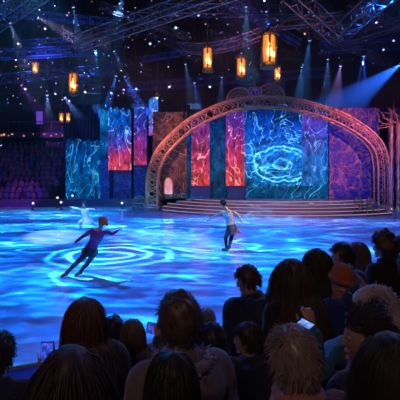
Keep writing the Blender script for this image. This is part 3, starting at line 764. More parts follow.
# further lamps without a strong beam of their own
EXTRA = [(46, 28, (.5, .5, 1)), (68, 15, (.3, .2, 1)), (19, 43, (.6, .5, 1)), (26, 88, (.7, .3, 1)), (176, 27, (.3, .8, 1)), (199, 15, (.15, .15, 1)), (150, 43, (.5, .6, 1)), (112, 92, (.1, .3, 1)), (136, 88, (.3, .5, 1)), (124, 89, (.7, .2, 1)), (305, 33, (1, .35, .15)), (383, 49, (.15, .3, 1)), (86, 91, (1, .35, .15)), (169, 86, (.3, .4, 1)), (157, 97, (.6, .7, 1)), (56, 93, (.3, .3, 1)), (70, 100, (.3, .3, 1)), (376, 22, (.5, .2, .9)), (393, 40, (.2, .3, 1)), (264, 0, (.5, .8, 1)), (210, 86, (.4, .6, 1)), (0, 74, (.5, .2, 1))]
random.seed(7)
LB = 'small glowing roof lamp hanging among the trusses'
LN = ['pale violet lamp below the lilac beam at upper left', 'deep blue lamp beside the teal lamp at the top left', 'lilac lamp left of the short blue truss', 'violet lamp above the dim left lantern', 'bright aqua lamp in the middle of the rosy truss', 'deep blue lamp on the rosy truss near the top', 'pale blue lamp under the long rosy truss', 'blue lamp just over the left castle tower', 'pale blue lamp over the tower gap', 'violet lamp between the two blue beams', 'orange red lamp beside the V of trusses', 'blue lamp by the right edge, lower of its pair', 'orange lamp right of the left lantern', 'blue lamp above the left curve of the arch', 'pale lamp over the pennant banner', 'blue lamp left of the long slanting beam', 'blue lamp below the long slanting beam', 'purple lamp under the right arm of the V', 'blue lamp by the right edge, upper of its pair', 'aqua lamp at the very top above the big lantern', 'aqua lamp left of the arch crest', 'purple lamp on the far left edge of the roof']
for (px, py, c), ln in zip(EXTRA, LN):
    a = P(px, py, random.uniform(22, 28)); lamp_fixture(a, a+V((random.uniform(-1, 1)*2, -6, -5)), lensmat(c), .62, 'small %s' % ln, 'small roof lamps')
# tiny lamps: hundreds of specks in the roof
random.seed(11)
spec_cols = [((.2, .3, 1), 2.2), ((.45, .25, 1), 1.8), ((.6, .75, 1), 2.4), ((1, .4, .25), 1.4), ((.9, .35, .75), 1.2), ((.1, .2, 1), 1.6), ((.05, .45, 1), 1.6)]
protos = []
for i, (c, g) in enumerate(spec_cols):
    bm = bmesh.new(); lathe(bm, [(.03, .16), (.045, .14), (.05, 0), (.02, -.02)], 8); ball(bm, (0, 0, -.02), .042, 8, 6, mi=1)
    me = bpy.data.meshes.new('roof_bulb'); bm.to_mesh(me); bm.free(); me.materials.append(M_dark); me.materials.append(glow('bulb_glow_%d' % i, c, g*.9)); protos.append(me)
nb = 0
while nb < 250:
    px = random.uniform(0, 400); py = abs(random.gauss(0, 1))*50
    z_ok = py < 100 and not (px > 190 and py > 86 and px < 380) and not (py > 92 and px > 150)
    if not z_ok: continue
    if px > 330 and random.random() < .35: continue
    if nb < 70: px = random.uniform(0, 205); py = random.uniform(62, 104)
    D = random.uniform(20, 33); q = random.randrange(len(protos)); lc = P(px, py, D); s = random.choice((.45, .5, .6, .8, 1.0))
    me = protos[q].copy(); bm = bmesh.new(); bm.from_mesh(me); bmesh.ops.scale(bm, vec=(s, s, s), verts=bm.verts); tube(bm, [(0, 0, .1*s), (0, 0, 16.7-lc.z)], .006, 4); bm.to_mesh(me); bm.free()
    o = bpy.data.objects.new('roof_bulb', me); COL.objects.link(o); o.location = lc
    cn = ('blue', 'violet', 'pale white', 'orange', 'pink', 'deep blue', 'azure')[q]
    tag(o, 'tiny %s bulb glowing on a thin wire in the dark roof' % cn, 'bulb', 'tiny %s bulbs in the roof' % cn); nb += 1

# lanterns
M_lf = simple('dark_bronze_lantern', (.16, .09, .05), .45, .5)
def lg(name, gain):
    m, t, b = mat(name); tc = t.new('ShaderNodeTexCoord').outputs['Object']; sp = t.new('ShaderNodeSeparateXYZ'); t.put(sp.inputs[0], tc)
    n = t.noise(tc, 3, 2)[0]
    c = t.ramp(n, [(.3, (.75, .16, .02)), (.5, (1, .3, .04)), (.7, (1, .42, .08))])
    b.inputs['Base Color'].default_value = (.3, .15, .05, 1); t.put(b.inputs['Emission Color'], c); b.inputs['Emission Strength'].default_value = gain
    return m
M_lg = lg('amber_lantern_glass', .75); M_lg.cycles.emission_sampling = 'NONE'
M_fl = glow('lantern_flame', (1, .62, .2), 6)
def lantern(px, y0, y1, w, D, label, top_ext=9):
    k = D/400; h = (y1-y0)*k; r = w*k/2; c = P(px, y1, D)
    t_ = empty('hanging_lantern', c, label=label, cat='lantern', group='hanging lanterns over the ice')
    N = 6
    bm = bmesh.new(); lathe(bm, [(r*.3, -h*.04), (r*.95, 0), (r, .04*h), (r*.95, .1*h), (r*.75, .13*h)], N*2); obj('base', bm, M_lf, t_, False)
    bm = bmesh.new(); lathe(bm, [(r*.72, h*.13), (r*.78, h*.8)], N); g = obj('glass', bm, M_lg, t_, False, label='amber glowing glass')
    bm = bmesh.new(); ball(bm, (0, -r*.74, h*.36), (r*.28, r*.12, h*.13), 12, 10); ball(bm, (r*.45, -r*.6, h*.3), (r*.12, r*.1, h*.07), 10, 8); ball(bm, (0, -r*.74, h*.55), (r*.14, r*.08, h*.09), 10, 8); obj('flame', bm, M_fl, g, label='bright yellow flame')
    bm = bmesh.new()
    for i in range(N):
        a = 2*math.pi*(i+.5)/N; tube(bm, [(r*.84*math.cos(a), r*.84*math.sin(a), h*.08), (r*.88*math.cos(a), r*.88*math.sin(a), h*.86)], r*.11, 6)
        ball(bm, (r*.95*math.cos(a), r*.95*math.sin(a), h*.9), (r*.1, r*.1, h*.06), 8, 6)
    obj('cage', bm, M_lf, t_)
    bm = bmesh.new(); lathe(bm, [(r*.8, h*.78), (r*1.0, h*.8), (r*1.0, h*.84), (r*.8, h*.87), (r*.4, h*.94), (r*.12, h*1.0)], N*2); obj('cap', bm, M_lf, t_, False)
    bm = bmesh.new(); tube(bm, [(0, 0, h*.98), (0, 0, 16.7-c.z)], .02, 6); obj('chain', bm, M_dark, t_)
    ld = bpy.data.lights.new('lantern_light', 'POINT'); ld.color = (1, .45, .12); ld.energy = 25*(w/11)**2; ld.shadow_soft_size = r
    lo = bpy.data.objects.new('lantern_light', ld); COL.objects.link(lo); lo.parent = t_; lo.location = (0, -r*2.2, h*.4)
lantern(268.5, 28, 68, 18, 17, 'largest hanging lantern, glowing amber above the arch crest')
lantern(207.5, 43, 72, 11.5, 20, 'amber lantern hanging highest left of the crest lantern')
lantern(241, 54, 79, 11.5, 22, 'amber lantern hanging just left of and below the largest one')
lantern(277, 64, 82, 8, 25, 'small amber lantern half hidden beneath the largest one')
lantern(73.5, 69, 95, 10.5, 22, 'amber lantern hanging at left above the far stand')
lantern(35.5, 60, 75, 7.5, 25, 'small dim amber lantern at upper left')
lantern(61.5, 111, 123, 5, 30, 'tiny amber lantern, left one of a low pair')
lantern(68.3, 111, 123, 5, 30.2, 'tiny amber lantern, right one of a low pair')
# ------------------------------------------------------------------ people
SKIN = [simple('skin_light', (.55, .34, .26), .5, nscale=20, namp=.1), simple('skin_mid', (.4, .23, .16), .5, nscale=20, namp=.1), simple('skin_deep', (.2, .11, .08), .5, nscale=20, namp=.1)]
M_eye = simple('eye_white', (.3, .3, .3), .2, namp=.02); M_iris = simple('eye_brown', (.03, .02, .015), .2)
M_ice_blade = simple('skate_blade_steel', (.7, .75, .8), .2, .9)
def cloth(name, col, rough=.85, sheen=.3, bump=.4, ns=14): return simple(name, col, rough, nscale=ns, namp=.3, bump=bump, sheen=sheen)
def head_mesh(bm, M, k, ears=True):
    """shaped skull with brow, sockets, nose, lips, chin, ears; +Y is the face"""
    verts = []
    U, W = 28, 20
    rows = []
    for j in range(W+1):
        th = math.pi*j/W; row = []
        for i in range(U):
            ph = 2*math.pi*i/U
            x, y, z = math.sin(th)*math.cos(ph), math.sin(th)*math.sin(ph), math.cos(th)
            px, py, pz = x*.076, y*.096, z*.117
            if z < 0:
                tt = -z; px *= 1-.34*tt**1.2
                if y < 0: py *= 1-.5*tt
                else: py *= 1-.12*tt
            if y > .3 and abs(z) < .5: py -= .010*math.exp(-((abs(x)-.38)/.16)**2-((z-.08)/.14)**2)
            if y > .3: py += .004*math.exp(-((z-.26)/.1)**2)
            row.append(V((px, py, pz)))
        rows.append(row)
    bv = []
    for j, row in enumerate(rows):
        if j in (0, W): bv.append([bm.verts.new(M @ (row[0]*k))])
        else: bv.append([bm.verts.new(M @ (p*k)) for p in row])
    for j in range(W):
        for i in range(U):
            a = bv[j][i % len(bv[j])]; b = bv[j][(i+1) % len(bv[j])]; c = bv[j+1][(i+1) % len(bv[j+1])]; d = bv[j+1][i % len(bv[j+1])]
            f = []
            for v in (a, b, c, d):
                if v not in f: f.append(v)
            if len(f) > 2: bm.faces.new(f)
    R3 = M.to_3x3()
    def bl(c, s, rot=None):
        ball(bm, M @ (V(c)*k), tuple(q*k for q in s), 10, 8, R3 @ rot if rot else R3)
    bl((0, .097, -.018), (.011, .019, .026), Matrix.Rotation(R(-25), 3, 'X')); bl((0, .106, -.034), (.015, .013, .010))
    bl((0, .089, -.062), (.024, .010, .006)); bl((0, .087, -.071), (.021, .010, .006)); bl((0, .078, -.099), (.022, .018, .016))
    if ears:
        for s in (-1, 1): bl((s*.076, -.008, -.008), (.009, .019, .031), Matrix.Rotation(R(-s*18), 3, 'Z'))
def hand_mesh(bm, wrist, fwd, palm_n, k, side, curl=.5, grip=False):
    """palm and five separate bent fingers"""
    f = fwd.normalized(); n = (palm_n-f*palm_n.dot(f)).normalized(); s = f.cross(n).normalized()*side
    rs = [(wrist, s*.024*k, n*.019*k), (wrist+f*.03*k, s*.034*k, n*.017*k), (wrist+f*.07*k, s*.041*k, n*.015*k), (wrist+f*.095*k, s*.038*k, n*.011*k)]
    rings(bm, rs, 12)
    for i, (o, L) in enumerate(((-.03, .068), (-.0105, .078), (.0095, .074), (.028, .058))):
        p = wrist+f*.082*k+s*o*k; d = (f+s*o*3).normalized(); q = [p]
        for j, seg in enumerate((.46, .3, .24)):
            a = curl*(.45+.75*j)*(1.25 if grip else 1)
            q.append(q[-1]+(d*math.cos(a)+n*math.sin(a))*L*seg*k)
        tube(bm, q, [.0088*k, .0085*k, .0078*k, .0065*k], 8, round_ends=True)
    p = wrist+f*.03*k-s*.026*k; q = [p, p+(-s*.7+f*.6+n*.3).normalized()*.035*k, p+(-s*.7+f*.6+n*.3).normalized()*.035*k+(-s*.2+f*.9+n*.5).normalized()*.03*k]
    q.append(q[-1]+(f*.9+n*.6+s*.1).normalized()*.024*k); tube(bm, q, [.012*k, .0105*k, .0095*k, .0075*k], 8, round_ends=True)

def limb(bm, pts, rad, n=12): tube(bm, spline(pts, 4), [r for r in interp(rad, 4)], n, round_ends=True)
def interp(rad, k):
    o = []
    for a, b in zip(rad[:-1], rad[1:]):
        for j in range(k): o.append(a+(b-a)*j/k)
    return o+[rad[-1]]
def torso(bm, J, k, g=0.0, top=1.0, neck=True, hipw=1.0, shw=1.0):
    """elliptical loft from crotch to neck along pelvis - chest - neck"""
    pe, ch, ne = J['pelvis'], J['chest'], J['neck']; sh = (J['sh'][1]-J['sh'][0]).normalized(); hp = (J['hip'][1]-J['hip'][0]).normalized()
    up0 = (ch-pe).normalized(); up1 = (ne-ch).normalized()
    def ring(c, side, up, a, b):
        s = (side-up*side.dot(up)).normalized(); f = up.cross(s).normalized()
        return (c, s*(a*k+g), f*(b*k+g))
    mid = pe.lerp(ch, .5)
    rs = [ring(pe-up0*.12*k, hp, up0, .07*hipw, .06), ring(pe-up0*.07*k, hp, up0, .15*hipw, .1), ring(pe, hp, up0, .17*hipw, .115), ring(pe.lerp(ch, .3), hp, up0, .15, .105), ring(mid, (hp+sh)/2, up0, .138, .1),
          ring(pe.lerp(ch, .8), sh, up0, .155, .108), ring(ch, sh, up1, .172*shw, .115), ring(ch.lerp(ne, .35), sh, up1, .178*shw, .108), ring(ch.lerp(ne, .62), sh, up1, .165*shw, .092), ring(ch.lerp(ne, .82), sh, up1, .125*shw, .075), ring(ne-up1*.01, sh, up1, .07, .062)]
    if neck:
        hd = J['head'].translation; d = (hd-ne)
        rs += [ring(ne+d*.25, sh, d.normalized(), .056, .058), ring(ne+d*.6, sh, d.normalized(), .053, .056), ring(ne+d*.95, sh, d.normalized(), .045, .045)]
    rings(bm, rs, 20)
def body_mesh(name, J, k, m, root, vox, hands=True):
    bm = bmesh.new(); torso(bm, J, k)
    head_mesh(bm, J['head'], k)
    for i in (0, 1):
        limb(bm, [J['chest'].lerp(J['neck'], .5).lerp(J['sh'][i], .6), J['sh'][i], J['sh'][i].lerp(J['el'][i], .5), J['el'][i], J['el'][i].lerp(J['wr'][i], .35), J['wr'][i]], [q*k for q in (.05, .052, .046, .038, .037, .024)])
        limb(bm, [J['pelvis'].lerp(J['hip'][i], .7), J['hip'][i], J['hip'][i].lerp(J['kn'][i], .5), J['kn'][i], J['kn'][i].lerp(J['an'][i], .35), J['an'][i]], [q*k for q in (.09, .088, .075, .055, .053, .034)])
        toe = J['toe'][i]; an = J['an'][i]
        limb(bm, [an, an.lerp(toe, .4)+V((0, 0, -.012*k)), toe], [.036*k, .036*k, .024*k])
        hf = J['hand'][i]; hand_mesh(bm, J['wr'][i], hf[0], hf[1], k, (-1, 1)[i], hf[2])
    o = obj(name, bm, m, root); r = o.modifiers.new('r', 'REMESH'); r.mode = 'VOXEL'; r.voxel_size = vox; r.use_smooth_shade = True
    s = o.modifiers.new('s', 'SMOOTH'); s.iterations = 2; s.factor = .5
    return o
def cloth_mesh(name, build, m, root, vox=.012, smooth=4, puff=0.0, seed=0, **kw):
    bm = bmesh.new(); build(bm); o = obj(name, bm, m, root, **kw)
    r = o.modifiers.new('r', 'REMESH'); r.mode = 'VOXEL'; r.voxel_size = vox; r.use_smooth_shade = True
    s = o.modifiers.new('s', 'SMOOTH'); s.iterations = smooth; s.factor = .6
    tx = bpy.data.textures.get('folds') or bpy.data.textures.new('folds', 'CLOUDS'); tx.noise_scale = .12
    d = o.modifiers.new('d', 'DISPLACE'); d.texture = tx; d.strength = .022+puff; d.mid_level = .5; d.texture_coords = 'GLOBAL'
    return o

def hair_mesh(name, J, k, style, m, root, seed, body_r=.15, count=None, **kw):
    random.seed(seed); M = J['head']; Mi = M.inverted(); bm = bmesh.new()
    ne, ch = J['neck'], J['chest']; up = (M.to_3x3() @ V((0, 0, 1)))
    E = V((.080, .100, .121))*k
    long = style in ('long', 'bob', 'straight')
    lowz = {'short': -.35, 'curly': -.4, 'afro': -.62, 'long': -.6, 'bob': -.55, 'straight': -.6, 'bun': -.45, 'slick': -.4}[style]
    def hairline(d):   # True where hair grows
        fy = d.y; front = .42 if fy > .25 else (.0 if fy > -.05 else lowz)
        return d.z > front
    # base cap
    U, W = 30, 22; g = {}
    th_ = {'short': .016, 'curly': .03, 'afro': .055, 'long': .012, 'bob': .016, 'straight': .012, 'bun': .008, 'slick': .007}[style]*k
    for j in range(W+1):
        for i in range(U):
            th = math.pi*j/W; ph = 2*math.pi*i/U; d = V((math.sin(th)*math.cos(ph), math.sin(th)*math.sin(ph), math.cos(th)))
            if not hairline(d): continue
            nn = noise.noise(d*(3.5 if style in ('curly', 'afro') else 2.2)+V((seed, 0, 0)))
            r = 1+(th_*(1+.6*nn))/.1/k
            p = V((d.x*E.x, d.y*E.y, d.z*E.z))*r
            if d.z < 0:
                if d.y < 0: p.y *= 1-.30*(-d.z)
                p.x *= 1-.16*(-d.z)
            g[j, i] = bm.verts.new(M @ p)
    for j in range(W):
        for i in range(U):
            q = [g.get((j, i)), g.get((j, (i+1) % U)), g.get((j+1, (i+1) % U)), g.get((j+1, i))]
            if all(q): bm.faces.new(q)
    bmesh.ops.remove_doubles(bm, verts=bm.verts, dist=.0008)
    # strands
    N = count or {'short': 1000, 'curly': 1100, 'afro': 1400, 'long': 1500, 'bob': 1200, 'straight': 1700, 'bun': 1500, 'slick': 500}[style]
    L0 = {'short': .042, 'curly': .05, 'afro': .055, 'long': .46, 'bob': .22, 'straight': .34, 'bun': .12, 'slick': .09}[style]*k
    part = V((0, .25, 1)).normalized()
    n = 0
    while n < N:
        d = V((random.gauss(0, 1), random.gauss(0, 1), random.gauss(0, 1))).normalized()
        if d.z < -.3 and d.y > -.2: continue
        if not hairline(d): continue
        n += 1
        p = M @ V((d.x*E.x, d.y*E.y, d.z*E.z)); nrm = (M.to_3x3() @ V((d.x/E.x, d.y/E.y, d.z/E.z))).normalized()
        flow = (nrm - up*1.0) if long else (nrm*.6 - (M.to_3x3() @ part))
        if style == 'bun': flow = (M.to_3x3() @ V((0, -1, -.1)))
        flow = (flow-nrm*flow.dot(nrm))
        flow = flow.normalized() if flow.length > .05 else V((random.random()-.5, random.random()-.5, 0)).normalized()
        dv = (nrm*{'short': .22, 'curly': .6, 'afro': 1.0, 'bun': .05, 'slick': .15}.get(style, .25)+flow+V((random.gauss(0, 1), random.gauss(0, 1), random.gauss(0, 1)))*(.35 if style in ('short', 'curly') else .12)).normalized()
        L = L0*random.uniform(.7, 1.15); seg = 5 if not long else 12; st_ = L/seg; q = [p]
        grav = {'short': .12, 'curly': .1, 'afro': .0, 'bun': .05, 'slick': .1}.get(style, .38)
        w_ = random.random()*6.28; curlr = .55 if style in ('curly', 'afro') else (.09 if style == 'long' else .03)
        for s in range(seg):
            dv = (dv+V((0, 0, -grav))+V((math.cos(w_+s*1.5), math.sin(w_+s*1.5), math.cos(w_*2+s*1.9)))*curlr).normalized()
            nx = q[-1]+dv*st_
            lp = Mi @ nx; e = V((lp.x/E.x, lp.y/E.y, lp.z/E.z)); lift = 1.04+(.08*(n % 7)/7)
            if e.length < lift: lp = V((e.x*E.x, e.y*E.y, e.z*E.z))*(lift/e.length); nx = M @ lp
            # neck and shoulders
            if long and nx.z < ne.z+.05*k:
                ax = ch.lerp(ne, max(0, min(1, (nx.z-ch.z)/max(.01, ne.z-ch.z)))); rr = body_r*k*(1.0 if nx.z < ne.z-.08*k else .72)+.012*(n % 5)*k*.5
                dd = V((nx.x-ax.x, nx.y-ax.y, 0))
                if dd.length < rr: dd = dd.normalized()*rr if dd.length > 1e-4 else V((0, -rr, 0)); nx = V((ax.x+dd.x, ax.y+dd.y, nx.z))
            dv = (nx-q[-1]).normalized(); q.append(nx)
        r0 = {'short': .0022, 'curly': .0026, 'afro': .0022, 'bun': .0016, 'slick': .003}.get(style, .0026)*k*(.62 if count else 1)
        tube(bm, q, [r0*(1-.75*(s/seg)**1.5) for s in range(seg+1)], 4)
    if style == 'bun':
        c = M @ V((0, -.125*k, .03*k)); ball(bm, c, .042*k, 14, 10)
        for i in range(40):
            a = random.random()*6.28; b = random.random()*3.1; tube(bm, [c+V((math.cos(a+t*.5)*math.sin(b), math.sin(a+t*.5)*math.sin(b), math.cos(b)))*.044*k for t in range(5)], .003*k, 4)
    return obj(name, bm, m, root, **kw)
_hm = {}
def hair_mat(name, col, rough=.5):
    if name in _hm: return _hm[name]
    m, t, b = mat(name); tc = t.new('ShaderNodeTexCoord').outputs['Object']
    n = t.noise(t.vmath('MULTIPLY', tc, (60, 60, 6)), 1.0, 3)[0]
    t.put(b.inputs['Base Color'], t.mix(n, tuple(c*.55 for c in col), tuple(c*1.5 for c in col))); b.inputs['Roughness'].default_value = rough
    b.inputs['Specular IOR Level'].default_value = .6; b.inputs['Sheen Weight'].default_value = .15
    _hm[name] = m; return m
H_dark = hair_mat('hair_dark_brown', (.03, .018, .014)); H_brown = hair_mat('hair_brown', (.07, .038, .025)); H_aub = hair_mat('hair_auburn', (.11, .045, .025)); H_grey = hair_mat('hair_greying', (.22, .17, .18), .38); H_black = hair_mat('hair_black', (.012, .01, .012)); H_fair = hair_mat('hair_fair_brown', (.16, .09, .05)); H_red = hair_mat('hair_copper', (.8, .28, .1))

def eyes(J, k, root):
    M = J['head']
    for s in (-1, 1):
        bm = bmesh.new(); ball(bm, M @ (V((s*.03, .079, .008))*k), .0125*k, 10, 8); e = obj('eye', bm, M_eye, root)
        bm = bmesh.new(); ball(bm, M @ (V((s*.03, .0885, .008))*k), .0058*k, 8, 6); obj('iris', bm, M_iris, e)

FACE = math.atan(.43)   # everyone in the rows faces the ice
def seated(label, px, top_py, s, floor, scale=1.0, yaw=0.0, turn=0.0, nod=0.0, tilt=0.0, lean=.12, style='short', hair=None, coat=None, skin=0, hairtop=.02, arms='lap', shw=1.0, vox=.011, seed=0, eyes_on=False, collar=None, group='spectators watching the ice', trousers=None, lat=0.0, hcount=None, puff=0.0, bodyr=.15, coatfat=.022, grip=None):
    D = s/(1-.43*(px-200)/400); top = P(px, top_py, D)
    k = scale; seat = floor+.44
    hz = top.z-hairtop*k-.117*k   # head centre (world z)
    H = hz-floor                  # local
    neck_z = H-.155*k; pel = V((0, 0, .44+.135*k)); L = neck_z-pel.z
    nk = V((lat, lean*L/.5, neck_z)); chs = pel.lerp(nk, .66)+V((0, -.015, 0))
    hx = V((lat*1.25, nk.y+.035*k, H))
    J = dict(pelvis=pel, neck=nk, chest=chs)
    Mh = Matrix.Translation(hx) @ Matrix.Rotation(R(turn), 4, 'Z') @ Matrix.Rotation(R(tilt), 4, 'Y') @ Matrix.Rotation(R(nod), 4, 'X'); J['head'] = Mh
    sw = .175*k*shw; shz = neck_z-.055*k
    J['sh'] = [V((nk.x+sx*sw, nk.y-.005, shz)) for sx in (-1, 1)]
    J['hip'] = [V((sx*.085*k, .02, pel.z-.01)) for sx in (-1, 1)]
    J['kn'] = [V((sx*.11*k, .34*k+.02, .44+.085*k)) for sx in (-1, 1)]
    J['an'] = [V((sx*.12*k, .28*k+.03, .085*k)) for sx in (-1, 1)]
    J['toe'] = [V((sx*.135*k, .42*k+.03, .032*k)) for sx in (-1, 1)]
    J['el'] = [V((lat*.6+sx*(sw+.06*k), nk.y*.6+.03*k, shz-.26*k)) for sx in (-1, 1)]
    J['wr'] = [V((sx*.07*k, .27*k+nk.y*.5, .44+.17*k)) for sx in (-1, 1)]
    J['hand'] = [(V((-sx*.5, .8, -.1)), V((0, 0, -1)), .5) for sx in (-1, 1)]
    base_yaw = FACE+R(yaw); Rz = Matrix.Rotation(base_yaw, 3, 'Z')
    rl = V((top.x, top.y, floor))-Rz @ V((hx.x, hx.y, 0)); rl.z = floor+.003
    if arms not in ('lap',):      # ('reach', side, world point)
        _, i, wp = arms; tgt = Rz.inverted() @ (wp-rl)
        sh = J['sh'][i]; d = tgt-sh
        full = .54*k
        if d.length > full: d = d.normalized()*full
        J['wr'][i] = sh+d
        mid = sh+d*.5; bend = math.sqrt(max(0, (.275*k)**2-(d.length/2)**2)); ax = V(((-1, 1)[i]*.5, 0, -1)); ax = (ax-d.normalized()*ax.dot(d.normalized())).normalized()
        J['el'][i] = mid+ax*bend
        J['hand'][i] = (V((0, .15, 1)) if grip is None else grip, V((0, 1, .1)), .75)
    root = empty('person', rl, base_yaw, label=label, cat='person', group=group)
    body_mesh('body', J, k, SKIN[skin], root, vox)
    g = coatfat
    def coatb(bm):
        torso(bm, J, k, g, neck=False, shw=shw)
        for i in (0, 1):
            e = J['wr'][i]+(J['el'][i]-J['wr'][i]).normalized()*.015
            limb(bm, [J['chest'].lerp(J['neck'], .55).lerp(J['sh'][i], .55), J['sh'][i], J['sh'][i].lerp(J['el'][i], .5), J['el'][i], J['el'][i].lerp(e, .5), e], [(q*k+g*.8) for q in (.06, .058, .05, .045, .042, .034)])
        d = (J['head'].translation-nk).normalized()
        tube(bm, [nk-d*.03, nk+d*.03*k, nk+d*.055*k], [.085*k+g, .072*k+g, .066*k+g*.8], 16)
    ct = cloth_mesh('coat', coatb, coat, root, .014 if vox > .009 else .01, puff=puff, seed=seed)
    if collar:
        kind, cm, lb = collar; bm = bmesh.new()
        if kind == 'scarf':
            for j in range(3): tube(bm, [nk+V((math.cos(a*.4+j)*(.085-.006*j)*k, math.sin(a*.4+j)*(.085-.006*j)*k, (.0+.028*j)*k+.006*math.sin(a+j))) for a in range(17)], .028*k, 10)
        elif kind == 'fluffy':
            random.seed(seed+5)
            for j in range(2): tube(bm, [nk+V((math.cos(a*.4)*(.10+.02*j)*k, math.sin(a*.4)*(.10+.02*j)*k-.01, (-.02+.02*j)*k)) for a in range(17)], .03*k, 10)
            for i in range(420):
                a = random.random()*6.28; b = random.random()*6.28; c0 = nk+V((math.cos(a)*.11*k, math.sin(a)*.11*k-.01, 0)); dn = V((math.cos(a)*math.cos(b), math.sin(a)*math.cos(b), math.sin(b)))
                tube(bm, [c0+dn*.028*k, c0+dn*(.05+.02*random.random())*k+V((random.gauss(0, .006), random.gauss(0, .006), -.005))], [.004*k, .001], 3)
        elif kind == 'hood':
            for j in range(5): tube(bm, [nk+V((math.cos(a*.25+3.6)*(.11-.008*j)*k, math.sin(a*.25+3.6)*(.11+.012*j)*k-.03*k, (-.02-.022*j+.03)*k)) for a in range(12)], .034*k, 10)
        cloth_mesh(kind if kind != 'fluffy' else 'collar', lambda b_: (b_.from_mesh(_tmp(bm))), cm, root, .008, 2, label=lb) if kind == 'hood' else obj(kind if kind != 'fluffy' else 'collar', bm, cm, root, label=lb)
    def tr(bm):
        for i in (0, 1): limb(bm, [J['pelvis'].lerp(J['hip'][i], .7), J['hip'][i], J['hip'][i].lerp(J['kn'][i], .5), J['kn'][i], J['kn'][i].lerp(J['an'][i], .5), J['an'][i]+V((0, 0, .02))], [q*k+.012 for q in (.1, .098, .085, .065, .058, .05)])
    cloth_mesh('trousers', tr, trousers or cloth('dark_denim', (.02, .025, .045)), root, .014, 2)
    for i in (0, 1):
        bm = bmesh.new(); an, toe = J['an'][i], J['toe'][i]
        limb(bm, [an+V((0, -.03*k, -.03*k)), an.lerp(toe, .5)+V((0, 0, -.01*k)), toe+V((0, .015*k, .0))], [.046*k, .042*k, .034*k]); obj('shoe', bm, cloth('shoe_black', (.015, .015, .015), .5), root)
    if style: hair_mesh('hair', J, k, style, hair, root, seed, bodyr, hcount)
    if eyes_on: eyes(J, k, root)
    return root, J, k
def _tmp(bm):
    me = bpy.data.meshes.new('tmp'); bm.to_mesh(me); bm.free(); return me

C_black = cloth('coat_black', (.012, .012, .018)); C_navy = cloth('coat_navy', (.012, .02, .06)); C_grey = cloth('jacket_grey_wool', (.16, .12, .15), ns=30); C_brown = cloth('coat_brown', (.09, .05, .03))
C_teal = cloth('jacket_teal', (.01, .13, .22), .6); C_wine = cloth('coat_wine', (.10, .015, .025)); C_pink = cloth('scarf_pink', (.4, .14, .18)); C_pale = cloth('fur_pale', (.6, .5, .58)); C_or = cloth('knit_orange', (1, .16, .02), bump=1.0, ns=40); C_blue = cloth('coat_royal_blue', (.01, .03, .25)); C_slate = cloth('coat_slate', (.05, .06, .1))
ph1 = P(49, 371, 2.2); ph2 = P(158, 339, 3.0); ph3 = P(311, 333, 1.98)
T0, T1, T2, T3, T4 = .2, .3, .42, .6, .8
seated('person at the left edge with short dark hair, only half in view', -3, 333, 2.6, T2, .92, style='short', hair=H_dark, coat=C_navy, seed=1, nod=-4, yaw=-15)
seated('woman with long straight brown hair holding up a phone at left', 85, 298, 2.6, T2, .98, style='straight', hair=H_aub, coat=C_black, seed=2, arms=('reach', 0, ph1), hairtop=.02, nod=-5)
seated('nearest person at lower left, long dark hair over a dark plum coat', 70, 347, 1.32, T4, .9, style='long', hair=hair_mat('hair_plum_brown', (.035, .018, .03), .6), coat=cloth('coat_plum', (.03, .012, .03)), seed=3, bodyr=.17, hcount=3600)
seated('child with short dark curls in the front row, right of the long haired woman', 114, 316, 4.0, T0, .86, style='curly', hair=H_dark, coat=C_black, seed=4, hairtop=.03)
seated('person with fair brown hair and dark jacket holding a phone sideways', 133, 320, 3.35, T1, .88, style='bob', hair=H_fair, coat=C_slate, seed=5, arms=('reach', 1, ph2))
seated('adult with tousled curly brown hair and a fluffy grey collar', 179, 292, 1.9, T3, .98, style='curly', hair=H_brown, coat=C_grey, collar=('fluffy', cloth('collar_grey_fluff', (.22, .17, .2)), 'fluffy pale grey collar'), seed=6, turn=8, hairtop=.035, shw=1.05)
seated('child with smooth black hair right behind the fluffy grey collar', 172, 352, 1.35, T4, .78, style='bob', hair=H_black, coat=C_black, seed=7)
seated('child in the front row whose grey brown hair shows right of the curly adult', 207, 309, 4.0, T0, .86, style='short', hair=H_grey, coat=C_slate, seed=8)
seated('child with dark curls in a brown coat, right of the fluffy grey collar', 212, 325, 2.6, T2, .86, style='curly', hair=H_black, coat=C_brown, seed=9, trousers=C_wine)
seated('child with short dark hair looking left in a dark blue coat', 248, 323, 2.6, T2, .9, style='short', hair=H_dark, coat=C_navy, seed=10, turn=40, vox=.008, eyes_on=True)
seated('nearest person with greying swept hair, pink scarf and wine coat', 293, 327, 1.2, T4, .88, style='short', hair=H_grey, coat=C_wine, collar=('scarf', C_pink, 'dusty pink scarf'), seed=11, hairtop=.02, shw=1.1, vox=.009)
seated('man in a dark hooded coat looking left, in the front row at the centre', 248, 266, 3.35, T1, 1.0, style='short', hair=H_brown, coat=cloth('coat_midnight', (.02, .03, .075)), collar=('hood', cloth('hood_midnight', (.03, .04, .1)), 'thick hood lying on the back'), seed=12, turn=42, nod=-14, lat=-.10, vox=.008, eyes_on=True, skin=0, shw=1.15, hairtop=.015, coatfat=.035)
seated('woman with long wavy brown hair right of the man in the hooded coat', 292, 258, 2.6, T2, 1.0, style='long', hair=H_brown, coat=C_black, seed=13, turn=12, bodyr=.17)
seated('woman with long dark hair, left of the orange knitted hat', 317, 248, 3.2, T1, .98, style='long', hair=H_dark, coat=C_black, seed=14, turn=5, bodyr=.16)
seated('person with short dark hair and slate jacket, behind the orange knitted hat', 342, 243, 3.35, T1, 1.0, style='short', hair=H_dark, coat=cloth('jacket_slate_blue', (.07, .09, .17)), seed=15, turn=48, vox=.008, eyes_on=True)
